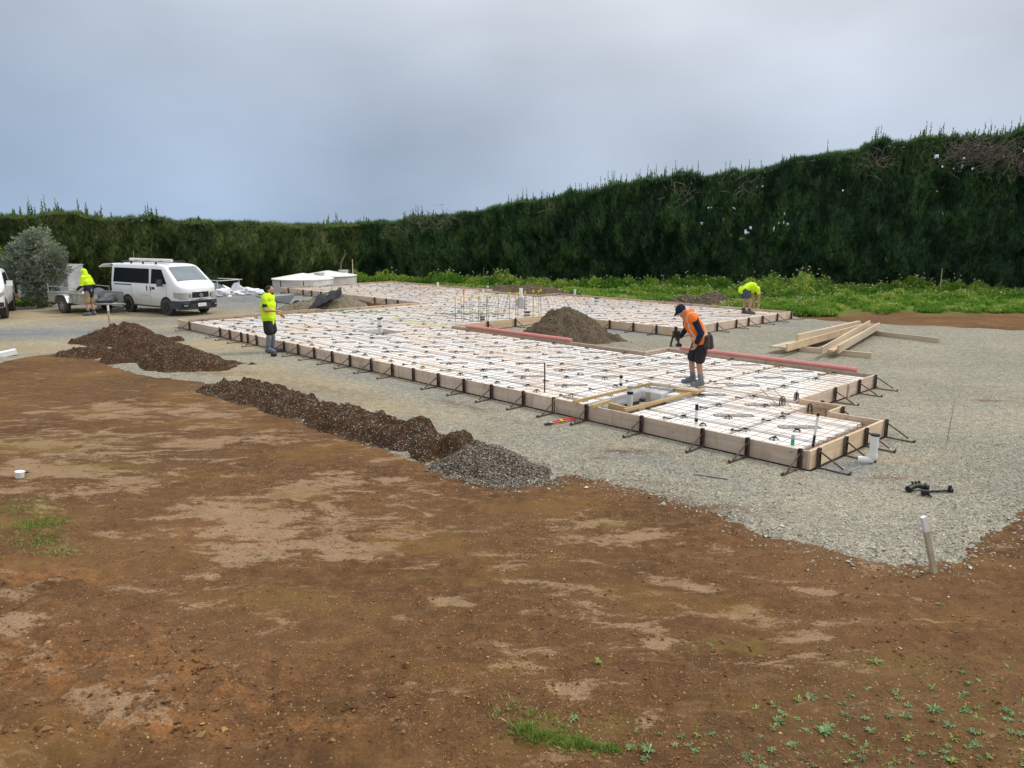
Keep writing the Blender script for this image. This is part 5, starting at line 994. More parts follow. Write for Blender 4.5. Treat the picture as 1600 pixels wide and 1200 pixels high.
# ------------------------------------------------------------ water tanks, white shed
def wtank(loc, r, h, rf, label, hatch_a):
    e = empty('water_tank', loc, 0, label, 'water tank'); n_ = 28
    def ring(R, z): return [(R * math.cos(2 * math.pi * k / n_), R * math.sin(2 * math.pi * k / n_), z) for k in range(n_)]
    m = MB(); m.add(ring(r, -.2) + ring(r, h), [(k, (k + 1) % n_, n_ + (k + 1) % n_, n_ + k) for k in range(n_)], 0, True); m.build('tank_wall', M['concrete'], e)
    m = MB(); m.add(ring(r + .05, h) + ring(r + .05, h + .04) + ring(r * .05, h + rf), [(k, (k + 1) % n_, n_ + (k + 1) % n_, n_ + k) for k in range(n_)] + [(n_ + k, n_ + (k + 1) % n_, 2 * n_ + (k + 1) % n_, 2 * n_ + k) for k in range(n_)] + [tuple(range(3 * n_ - 1, 2 * n_ - 1, -1)), tuple(range(n_))]); m.build('tank_roof', M['pale_roof'], e)
    hx, hy = r * .55 * math.cos(hatch_a), r * .55 * math.sin(hatch_a); m = MB(); m.tube([(hx, hy, h + rf * .3), (hx, hy, h + rf * .95)], .28, 14, sm=False); m.tube([(hx, hy, h + rf * .95), (hx, hy, h + rf * 1.06)], .31, 14, sm=False); m.build('hatch', M['concrete'], e)
    for a in (-2.1, -1.3): MB().tube([(r * 1.01 * math.cos(a), r * 1.01 * math.sin(a), 0), (r * 1.01 * math.cos(a), r * 1.01 * math.sin(a), h)], .02, 5).build('joint_seam', M['blackp'], e)
    return e
M['pale_roof'] = simple('pale_concrete_roof', (.74, .73, .69), .7, 0, .06, 2)
wtank((-11.75, 43.9, -1.4), 1.66, 1.98, .32, 'larger pale concrete water tank with conical lid behind the worker at left', .3)
wtank((-11.3, 48.0, -1.4), 1.72, 1.92, .32, 'second concrete water tank, partly hidden behind the larger one', .3)
M['shedgrey'] = simple('dull_white_cladding', (.42, .43, .43), .7, 0, .2, 1.5)
q = P(92, 470); e = empty('white_shed', (q.x - 1.65, q.y + 1.6, 0), math.radians(-8), 'low white corrugated shed half hidden behind the olive tree', 'shed')
m = MB()
for i in range(23): m.box((-1.3 + i * .12, -.01 if i % 2 else .0, .63), (.12, .05, 1.26 if i % 2 else 1.258))
m.build('wall', M['shedgrey'], e); m = MB()
for i in range(23): m.box((-1.3 + i * .12, .55, 1.42 + (.012 if i % 2 else 0)), (.118, 1.4, .03), Matrix.Rotation(.24, 3, 'X'))
m.build('roof', M['galv'], e); MB().box((0, 1.2, .78), (2.6, .05, 1.56)).build('rear_wall', M['shedgrey'], e)
for x in (-1.33, 1.37): MB().prism([(.02, 0), (1.17, 0), (1.17, 1.55), (.02, 1.25)], 0, x - .02, x + .02).build('side_wall', M['shedgrey'], e)
for i, (px, py, r) in enumerate([(366, 460, (.5, .35, .35)), (382, 461, (.42, .3, .22)), (396, 461, (.55, .35, .30)), (347, 464, (.4, .3, .25))]):
    soft('white_bag', P(px, py), r, M['cloth'], ['crumpled white bag, nearest the silver truck of those behind', 'flat white bag between two taller ones behind the grey gravel', 'peaked grey-white plastic bundle at the right of the white bags', 'white bag low beside the front of the white van'][i], 'bag', 20 + i, .5, 0, 3, 'white bags and bundles along the far gravel edge')
# ------------------------------------------------------------ pipes and fittings in the slab
def pipe(px, py, z0, toppy, r, label, rings=(), mat='pvc', cat='pipe', cap=None, name='pipe_riser', lean=0.):
    q = P(px, py, z0); k = (py - toppy) / (FPX / (q.y * math.cos(PITCH) + (CAMH - z0) * math.sin(PITCH)) * math.cos(PITCH) ** .5); o = empty(name, q, 0, label, cat, 'pipes standing up through the slab')
    m = MB(); m.tube([(0, 0, -.02), (lean, 0, k)], r, 14); m.build('pipe', M[mat], o)
    for (f0, f1) in rings: m = MB(); m.tube([(lean * f0, 0, k * f0), (lean * f1, 0, k * f1)], r * 1.12, 14); m.build('black_tape', M['blackp'], o)
    if cap: m = MB(); m.tube([(lean, 0, k - .02), (lean, 0, k + .02)], r * 1.2, 14); m.build('cap', M[cap], o)
    return o
pipe(970, 607, .22, 588, .028, 'short white pipe with black top behind the boxed-out opening', ((.25, .45), (.85, 1.02)), cap='blackp')
pipe(984, 634, .05, 604, .052, 'thick white pipe with a black band standing inside the boxed-out opening', ((.62, .76),), cap='pvcgrey')
pipe(1003, 652, .06, 624, .048, 'thick white pipe with black top just behind the long front board', ((.90, 1.01),), cap='blackp')
pipe(1087.5, 666, .2, 632, .024, 'slim white pipe with two black bands near the front board', ((.22, .38), (.76, 1.01)))
pipe(1270, 698, .2, 646, .017, 'slim leaning grey-white conduit with black foot at the near corner', ((-.02, .36), (.93, 1.02)), lean=.04)
pipe(1238, 698, .2, 679, .024, 'short tube, green below and clear above, at the near corner', mat='pvcgrey', cat='tube'); bpy.data.objects['pipe_riser.005'].children[0]
q = P(1238, 698, .2); m = MB(); m.tube([(0, 0, -.02), (0, 0, .115)], .026, 14); m.build('green_sleeve', M['green'], bpy.data.objects['pipe_riser.005'])
pipe(684, 450, .22, 442, .055, 'short white pipe far back near the far edge board', cap='whitepaint'); pipe(762, 455.5, .22, 447, .055, 'short white pipe near the far edge, left of the brown heap', ((.55, .7),)); pipe(898, 461, .22, 452, .055, 'short white pipe by the far board in front of the weeds')
pipe(932, 476, .22, 466, .085, 'squat white pipe with black band on the back wing', ((.5, .62), (.94, 1.02)), cap='blackp'); pipe(824, 495.5, .22, 487, .09, 'squat white pipe with two black bands at the courtyard corner', ((.3, .5), (.8, 1.02)))
pipe(594, 526, .05, 498, .065, 'thick white pipe with black band in the middle opening of the slab', ((.56, .62), (.97, 1.02)), cap='blackp'); pipe(754, 502, .22, 493, .08, 'squat grey pipe with black bands beside the left starter bars', ((.3, .45), (.7, .85)), 'pvcgrey')
pipe(628, 520, .1, 515, .10, 'short bluish pipe end lying in the middle opening', mat='pvcgrey'); pipe(777, 461, .22, 456, .05, 'stubby black and white pipe near the far boards', ((.4, .8),)); pipe(755, 459, .22, 452, .05, 'pale stub pipe left of the far slim pipe')
q = P(814, 478, .3); e = empty('floor_gully', q, 0, 'grey round floor gully box standing between the starter bars', 'gully'); m = MB(); m.tube([(0, 0, 0), (0, 0, .28)], .2, 14); m.tube([(0, 0, .28), (0, 0, .34)], .12, 12); m.build('bowl', M['pvcgrey'], e); MB().tube([(0, 0, .34), (0, 0, .7)], .07, 12).build('riser', M['pvc'], e)
q = P(851, 614, .22); m = MB(); m.tube([(0, 0, -.02), (.0, 0, .3), (-.004, 0, .57), (-.012, 0, .585)], .013, 8); tag(m.build('black_conduit', M['blackp'], None, q), 'thin black upright conduit standing on the foam behind the front board', 'conduit')
# big outside pipe at the right end
q = P(1362, 727); e = empty('drain_pipe', (q.x, q.y, GZ), 0, 'large white drain pipe with elbow standing outside the near right end board', 'pipe'); m = MB(); m.tube([(-.16, .08, .035), (-.07, .03, .04), (-.02, .0, .06), (.0, 0, .11)], .055, 16); m.tube([(.0, 0, .09), (.002, 0, .14)], .062, 16); m.build('elbow', M['pvc'], e); m = MB(); m.tube([(.0, 0, .1), (.012, 0, .405)], .056, 18); m.build('pipe', M['pvc'], e)
m = MB(); m.tube([(.012, 0, .405), (.013, 0, .43)], .062, 18); m.box((.02, 0, .42), (.1, .02, .015)); m.build('cap', M['blackp'], e)
# starter bars
def starters(name, pts, h, label, caps='yellow', ties=True):
    e = empty(name, AB(*pts[0], .24), RZ, label, 'starter bars'); rr = random.Random(len(pts)); a0, b0 = pts[0]
    for i, (a, b) in enumerate(pts):
        x, y = a - a0, -(b - b0); hh = h * rr.uniform(.95, 1.04); lx, ly = rr.uniform(-.03, .03), rr.uniform(-.03, .03); MB().tube([(x, y, 0), (x + lx, y + ly, hh)], .009, 5).build('bar', M['rust2'], e); m = MB(); m.tube([(x + lx, y + ly, hh - .03), (x + lx, y + ly, hh + .035)], .022, 8); m.tube([(x + lx, y + ly, hh + .035), (x + lx, y + ly, hh + .05)], .036, 8); m.build('safety_cap', M[caps], e)
    if ties:
        for z in (.15, .62): m = MB(); m.tube([(a - a0, -(b - b0) + .01, z * h) for a, b in (pts[0], pts[len(pts) // 2 - 1], pts[-1])], .008, 4); m.build('tie_bar', M['rust'], e)
    return e
starters('starter_bars', [(15.4 - .12 * (i % 2) - .05 * i, 6.55 + .14 * i) for i in range(9)] + [(15.0, 8.1)], .80, 'left cluster of rusty starter bars with yellow caps at the courtyard corner')
starters('starter_bars', [(14.62 - .1 * (i % 2), 8.3 + (.2 * i if i < 4 else .2 * i + .35)) for i in range(7)], .92, 'right cluster of taller starter bars with yellow caps at the courtyard corner', ties=False)
q = P(725, 500, .24); e = empty('starter_bar', q, 0, 'single starter bar with an orange cap rising above the yellow ones', 'starter bar'); MB().tube([(0, 0, 0), (0, 0, .98)], .009, 5).build('bar', M['rust2'], e); MB().tube([(0, 0, .95), (0, 0, 1.03)], .04, 8).build('safety_cap', M['orangep'], e)
# green hose coils / tape
for px, py, w in ((565, 487, .9), (738, 490, 1.2)):
    q = P(px, py, .28); m = MB(); rr = random.Random(px); m.tube([(w * (t / 14 - .5) * 2, .3 * math.sin(t * 1.9) + rr.uniform(-.1, .1), 0) for t in range(15)], .022, 5); tag(m.build('green_hose', M['green'], None, q), 'strip of green hose lying on the slab mesh, %s' % ('left wing' if px < 600 else 'beside the starter bars'), 'hose')
m = MB(); m.tube([(0, 0, 0), P(700, 508, .30) - P(612, 497, .30)], .014, 5); tag(m.build('yellow_line', simple('yellow_green_line', (.62, .66, .12), .5), None, P(612, 497, .30)), 'yellow-green string line stretched over the middle of the slab', 'string line')
# pink pipes on the boards
def lying(name, p0, p1, r, mat, label, cat, group=None): m = MB(); d = p1 - p0; m.tube([(0, 0, 0), d * .5, d], r, 10); return tag(m.build(name, M[mat], None, p0), label, cat, group)
lying('pink_pipe', AB(13.7, 5.57, TOP + .048), AB(9.35, 5.57, TOP + .048), .048, 'pink', 'shorter pink pipe lying on the courtyard front board beside the brown heap', 'pipe'); lying('pink_pipe', AB(6.55, 6.57, TOP + .045), AB(2.1, 6.57, TOP + .045), .045, 'pink', 'longer pink pipe lying on the board behind the orange vest worker', 'pipe')
# timbers round the opening
def beam(name, a0, b0, a1, b1, z0, w, h, mat, label, group='timbers boxing out the opening', z1=None, parent=None):
    p0, p1 = AB(a0, b0, z0), AB(a1, b1, z0 if z1 is None else z1); d = p1 - p0; c = (p0 + p1) / 2; R = d.to_track_quat('X', 'Z'); o = MB().box((0, 0, h / 2), (d.length, w, h)).build(name, M[mat], None, c, R); return tag(o, label, 'timber', group)
beam('timber', 4.22, -.10, 4.27, 2.2, .305, .045, .05, 'pine', 'golden beam on the left side of the boxed-out opening, lapping the front board')
beam('timber', 3.32, .16, 3.30, 2.55, .27, .055, .05, 'pine', 'golden beam on the right side of the boxed-out opening')
beam('timber', 4.42, 2.36, 3.35, 2.42, .285, .12, .035, 'pale', 'grey-brown plank at the worker\'s feet across the back of the opening')
beam('timber', 3.78, -.13, 3.84, .42, .305, .045, .05, 'pine', 'short pale timber lapping over the front board by the opening')
beam('timber', 3.75, .3, 3.36, .26, .24, .045, .09, 'pine', 'short golden cross piece inside the front of the opening')
beam('timber', 4.75, .22, 4.32, .24, .275, .05, .04, 'pale', 'small grey block left of the opening on the front board'); beam('timber', 3.62, 2.1, 3.2, 2.2, .30, .09, .05, 'pine', 'offcut block lying on the right beam near the worker')
beam('timber', 3.85, 1.55, 3.86, 1.56, .02, .09, .30, 'pale', 'upright grey post inside the opening beside the thick white pipe')
for px, py, L, a in ((1090, 600, .5, .3), (1110, 606, .45, -.2), (1075, 612, .5, .9), (1130, 600, .4, .1)):
    q = P(px, py, .285); m = MB(); m.box((0, 0, .01), (L, .035, .02)); tag(m.build('timber_offcut', M['pine' if px % 20 else 'pale'], None, q, a), 'thin batten offcut on the mesh, %s of the orange vest worker' % ('just right' if px > 1100 else 'under the feet' if px == 1090 else 'in front'), 'offcut', 'batten offcuts around the worker')
# loose long bars over the mesh near the notch
for (x0, y0, x1, y1) in ((1188, 607, 1216, 634), (1208, 607, 1236, 636)): lying('loose_bar', P(x0, y0, .29), P(x1, y1, .25), .006, 'rust2', 'thin loose rusty bar lying aslant on the mesh near the notch, %s' % ('left of two' if x0 < 1200 else 'right of two'), 'rebar')
for i, (px, py) in enumerate(((1222, 634), (1244, 626), (1265, 646))):
    q = P(px, py, .22); m = MB(); m.tube([(-.05, 0, 0), (-.04, 0, .14), (0, 0, .17), (.04, 0, .14), (.05, 0, 0)], .011, 6); m.tube([(0, -.04, 0), (0, -.03, .14), (0, .03, .14), (0, .04, 0)], .01, 6); tag(m.build('bent_conduit', M['blackp'], None, q, i), ['black conduit hoop standing left of the notch', 'black conduit hoop at the inner notch corner', 'black bent fitting at the edge of the rebar trench'][i], 'conduit')
# second inner plank in the trench behind the near right pod
MB().box((0, 0, .07), (.82, .03, .12)).build('inner_plank', M['formwood'], form, loc_(.44, 2.47, .03), 0)
# ------------------------------------------------------------ timber stack
def plank(p0, p1, z0, z1, w, h, mat, label): 
    a = P(*p0, z0); b = P(*p1, z1); d = b - a; c = (a + b) / 2; R = d.to_track_quat('X', 'Z'); o = MB().box((0, 0, h / 2), (d.length, w, h)).build('long_board', M[mat], None, c, R); return tag(o, label, 'board', 'loose boards stacked on the gravel at right')
plank((1250, 549), (1362, 560), GZ, GZ, .09, .14, 'pale', 'nearer bearer on the ground, its end sticking out in front of the pile')
plank((1296, 515), (1468, 536), GZ, GZ, .09, .14, 'pale', 'farther bearer on the ground, reaching far out to the right of the pile')
plank((1207, 544), (1330, 516), .17, .17, .19, .05, 'pale', 'leftmost board of the pile, only its end showing')
plank((1222, 545), (1340, 518), .17, .17, .19, .05, 'formwood2', 'orange-brown board second from the left in the pile')
plank((1245, 535), (1342, 512), .22, .22, .10, .22, 'pale', 'thick pale beam on top of the left boards')
plank((1229, 549), (1345, 516), .17, .17, .05, .19, 'formwood2', 'orange-brown board on edge along the front of the left boards')
plank((1283, 554), (1358, 510), .17, .24, .05, .19, 'pale', 'board on edge, left one of the crossing pair')
plank((1297, 550), (1368, 513), .17, .20, .22, .05, 'formwood2', 'flat orange board between the two crossing boards')
plank((1309, 552), (1373, 514), .17, .20, .05, .2, 'pale', 'board on edge, right one of the crossing pair')
# ------------------------------------------------------------ small things on the ground
q = P(1461, 895); e = empty('marker_stake', (q.x, q.y, float(height(np.array([q.x]), np.array([q.y]))[0]) - .03), .3, 'leaning wooden stake with white painted top at the gravel edge, lower right', 'stake')
def stake(e, h, w, lean):
    m = MB(); R = Matrix.Rotation(lean, 3, 'Y'); m.box(R @ Vector((0, 0, h * .38)), (w, w * .8, h * .76), R); m.build('shaft', M['stakew'], e); MB().box(R @ Vector((0, 0, h * .88)), (w * 1.04, w * .84, h * .24), R).build('painted_top', M['whitepaint'], e)
stake(e, .66, .046, -.34)
q = P(172, 513); e = empty('marker_stake', q, 0, 'thin stake with pale top upright behind the soil heap at left', 'stake'); stake(e, .78, .05, 0)
q = P(340, 524); soft('white_rag', q, (.28, .16, .22), M['cloth'], 'white sheet of cloth slumped against the front board at left', 'cloth', 61, .4, -.8)
q = P(428, 558); m = MB(); m.ell((0, 0, .07), (.085, .085, .075)); tag(m.build('black_ball', M['blackp'], None, q), 'small round black object on the gravel by the left worker\'s boots', 'object')
q = P(32, 745); e = empty('white_pot', (q.x, q.y, float(height(np.array([q.x]), np.array([q.y]))[0])), 0, 'small white plastic tub lying on the dry soil at the left edge', 'tub'); m = MB(); m.tube([(-.01, 0, .002), (.0, 0, .085)], [.055, .062], 16); m.build('tub', M['pvc'], e); MB().tube([(.06, .02, .06), (.10, .03, .065)], .012, 6).build('handle', M['blackp'], e)
q = P(2, 558); m = MB(); m.box((0, 0, .07), (.7, .32, .12), Matrix.Rotation(-.15, 3, 'Y')); m.box((-.3, .05, .17), (.3, .28, .1)); tag(m.build('white_box', M['whitepaint'], None, q, .7), 'white box-shaped item cut by the left edge of the gravel', 'box')
q = P(282, 503); m = MB(); m.box((0, 0, .04), (.18, .12, .08)); tag(m.build('timber_block', M['pale'], None, q, .4), 'small pale block on the gravel in front of the van', 'block')
# bolt cutters
q = P(850, 668); e = empty('bolt_cutters', (q.x, q.y, GZ + .01), math.atan2((P(902, 657) - q).y, (P(902, 657) - q).x), 'red-handled bolt cutters lying on the gravel by the front board', 'bolt cutters')
for sd in (-1, 1): MB().tube([(.14, sd * .02, .02), (.4, sd * .055, .02), (.72, sd * .035, .02)], .014, 8).build('handle', M['red'], e); MB().box((.08, sd * .016, .018), (.14, .022, .02), Matrix.Rotation(sd * .12, 3, 'Z')).build('jaw', M['blackm'], e)
m = MB(); m.box((.15, 0, .032), (.07, .07, .012)); m.build('pivot_plate', M['galv'], e); MB().tube([(.38, -.06, .02), (.42, .06, .024)], .02, 6).build('label_band', M['yellow'], e)
q = P(1080, 742); lying('thin_rod', P(1084, 741, GZ + .01), P(1137, 749, GZ + .01), .006, 'rust', 'thin dark rod lying on the gravel in front of the slab', 'rod')
lying('thin_rod', P(1492, 625, GZ + .008), P(1478, 700, GZ + .008), .0028, 'rust', 'long thin dark rod or wire lying across the gravel at right', 'rod')
# black fittings on the gravel
def fitting(px, py, rz, label, kind):
    q = P(px, py); e = empty('black_fitting', (q.x, q.y, GZ), rz, label, 'plastic fitting', 'black plastic fittings dropped on the gravel'); 
    if kind == 0: MB().tube([(-.13, 0, .035), (-.05, .03, .05), (.03, .03, .06), (.12, 0, .04)], .034, 12).build('body', M['blackp'], e); m = MB(); m.tube([(-.15, -.01, .035), (-.11, .0, .04)], .045, 12); m.tube([(.1, 0, .045), (.14, -.01, .04)], .045, 12); [m.box((x, .04, .1), (.012, .03, .03)) for x in (-.05, 0, .05)]; m.build('collar', M['blackp'], e)
    if kind == 1: MB().tube([(-.02, 0, .02), (.24, 0, .025)], .014, 10).build('body', M['blackp'], e); m = MB(); m.tube([(.24, 0, .03), (.28, 0, .03)], .034, 12); m.tube([(.25, 0, .03), (.25, 0, .09)], .022, 10); m.build('valve_head', M['blackp'], e)
    if kind == 2: MB().box((0, 0, .035), (.09, .06, .06)).build('body', M['blackp'], e); m = MB(); m.tube([(.03, -.02, .04), (.05, -.09, .015)], .012, 8); m.build('spout', M['blackp'], e)
fitting(1433, 770, .25, 'black elbow fitting with ribbed collars, largest of the dropped fittings', 0); fitting(1453, 773, .05, 'black tube with valve head pointing right among the dropped fittings', 1); fitting(1445, 777, -.3, 'small black block with short spout in the middle of the dropped fittings', 2)
q = P(1395, 478); 
q = P(1397, 480); soft('white_rag', q, (.35, .2, .14), M['cloth'], 'scrap of white material on the grass edge behind the timber pile', 'cloth', 71, .4)
# tools beside the gravel heap: black polythene and a wheelbarrow
q = P(478, 486); e = empty('wheelbarrow', (q.x - .9, q.y - .1, GZ), .6, 'grey wheelbarrow with tray tipped beside the gravel heap, behind the left worker', 'wheelbarrow')
m = MB(); vs = [(-.45, -.28, .62), (.45, -.32, .66), (.45, .32, .66), (-.45, .28, .62), (-.25, -.18, .34), (.2, -.2, .3), (.2, .2, .3), (-.25, .18, .34)]; m.add(vs, [(0, 1, 5, 4), (1, 2, 6, 5), (2, 3, 7, 6), (3, 0, 4, 7), (4, 5, 6, 7)]); m.build('tray', M['pvcgrey'], e)
m = MB(); [m.tube([(-1.0, s * .28, .62), (-.2, s * .2, .36), (.55, s * .06, .2)], .018, 6) for s in (-1, 1)]; [m.tube([(-.3, s * .2, .36), (-.4, s * .22, 0)], .016, 6) for s in (-1, 1)]; m.build('frame', M['blackm'], e); m = MB(); m.tube([(.6, -.04, .2), (.6, .04, .2)], .2, 16); m.build('wheel', M['tyre'], e)
q = P(505, 487); m = MB(); q3 = P(515, 489); 
bm = bmesh.new(); bmesh.ops.create_grid(bm, x_segments=26, y_segments=18, size=1); me = bpy.data.meshes.new('black_sheet')
for v in bm.verts: x, y = v.co.x, v.co.y; v.co = Vector((x * .85, y * 1.15, .62 - .35 * x * x * .4 + x * .48 + .10 * vnoise(x * 1. + 5, y * 1. + 3, 2.5, 2) + .12 * vnoise(x * 1., y * .3, 7, 6) - .28 * y * y))
bm.to_mesh(me); bm.free(); me.materials.append(M['poly']); [setattr(p, 'use_smooth', True) for p in me.polygons]; tag(link('black_sheet', me, None, (q.x - .1, q.y - .0, .02), .2), 'dark grey polythene sheet draped on the left side of the gravel heap', 'plastic sheet')
# ------------------------------------------------------------ people
M['skin'] = simple('skin', (.46, .25, .17), .55, 0, .08, 6, .3); M['hair'] = simple('dark_hair', (.03, .022, .018), .8, 0, .3, 30); M['navy'] = simple('navy_fabric', (.022, .027, .05), .9, 0, .25, 9, .1, .3)
M['shorts'] = simple('black_shorts_fabric', (.032, .032, .035), .9, 0, .3, 9, .1, .3); M['khaki'] = simple('khaki_fabric', (.34, .25, .16), .9, 0, .15, 8, .1, .3); M['hiviz'] = simple('hi_vis_yellow', (.62, .88, .02), .75, 0, .08, 6, .2, .3)
M['orange'] = simple('hi_vis_orange', (.95, .20, .03), .75, 0, .08, 6, .2, .3); M['tape'] = simple('reflective_tape', (.50, .50, .48), .5, 0, .1); M['sock'] = simple('grey_sock', (.20, .21, .22), .9, 0, .15); M['boot'] = simple('work_boot', (.10, .085, .07), .8, 0, .3, 12); M['boot2'] = simple('grey_boot', (.14, .16, .18), .8, 0, .3, 12); M['leather'] = simple('tool_belt_leather', (.05, .045, .04), .8, 0, .3, 10); M['eye'] = simple('eye', (.03, .02, .02), .2)
def blobmesh(name, prims, voxel, mat, noise=0., seed=0, matfn=None):
    """prims: (p1, r1, p2, r2) tapered capsules or (c, (rx,ry,rz), matrix) ellipsoids, fused into one skin"""
    m = MB()
    for q in prims:
        if len(q) == 4:
            p1, r1, p2, r2 = q; p1 = Vector(p1); p2 = Vector(p2); k = max(2, int((p2 - p1).length / .03)); m.tube([p1.lerp(p2, t / k) for t in range(k + 1)], [r1 + (r2 - r1) * t / k for t in range(k + 1)], 14); m.ell(p1, (r1,) * 3, None, 12, 8); m.ell(p2, (r2,) * 3, None, 12, 8)
        else: m.ell(q[0], q[1], q[2], 16, 10)
    me = m.mesh('tmp', M['skin']); fixn(me); o = bpy.data.objects.new('tmp', me); COL.objects.link(o)
    md = o.modifiers.new('r', 'REMESH'); md.mode = 'VOXEL'; md.voxel_size = voxel; md.use_smooth_shade = True
    ms = o.modifiers.new('s', 'SMOOTH'); ms.factor = .5; ms.iterations = 2 if voxel < .009 else 4
    bpy.context.view_layer.update(); r = bpy.data.meshes.new_from_object(o.evaluated_get(bpy.context.evaluated_depsgraph_get())); r.name = name; bpy.data.objects.remove(o); bpy.data.meshes.remove(me)
    if noise:
        co = np.empty(len(r.vertices) * 3, np.float32); r.vertices.foreach_get('co', co); co = co.reshape(-1, 3); no = np.empty(len(r.vertices) * 3, np.float32); r.vertices.foreach_get('normal', no); no = no.reshape(-1, 3)
        d = noise * (fbm(co[:, 0] + co[:, 1] * .7 + seed, co[:, 2] * 1.3 + co[:, 1], 9, 3, seed) + .6 * np.abs(fbm(co[:, 0] * 1.5 + co[:, 2] * 1.2, co[:, 2] - co[:, 0] + co[:, 1], 14, 2, seed + 4))); co = co + no * d[:, None]; r.vertices.foreach_set('co', co.ravel())
    r.materials.clear()
    for mm in (mat if isinstance(mat, (list, tuple)) else [mat]): r.materials.append(mm)
    for p in r.polygons:
        p.use_smooth = True
        if matfn: p.material_index = matfn(p.center)
    return r
def hand(w, d, n_, side, curl=.5):
    """palm and five fingers: w wrist, d direction of the hand, n_ palm normal (fingers curl towards it)"""
    w = Vector(w); d = Vector(d).normalized(); n_ = (Vector(n_) - d * Vector(n_).dot(d)).normalized(); s = d.cross(n_) * side; pr = [(w, .024, w + d * .05 + s * .012, .024), (w + d * .03 - s * .02, .018, w + d * .085 - s * .024, .015), (w + d * .03 + s * .02, .018, w + d * .085 + s * .024, .015), (w + d * .04, .02, w + d * .088, .016)]
    for i, L in enumerate((.068, .078, .072, .056)):
        b = w + d * .088 + s * (.030 - .020 * i); dd = d; c = curl
        for q, f in enumerate((.45, .32, .23)):
            a = c * (.35 + .45 * q); dd = (d * math.cos(a) + n_ * math.sin(a)); e = b + dd * L * f; pr.append((b, .0095 - .001 * q, e, .0088 - .001 * q)); b = e
    b = w + d * .025 + s * .03; e = b + (d * .7 + s * .75 + n_ * .25).normalized() * .038; pr.append((b, .013, e, .011)); pr.append((e, .011, e + (d * .95 + s * .2 + n_ * .35).normalized() * .034, .009)); return pr
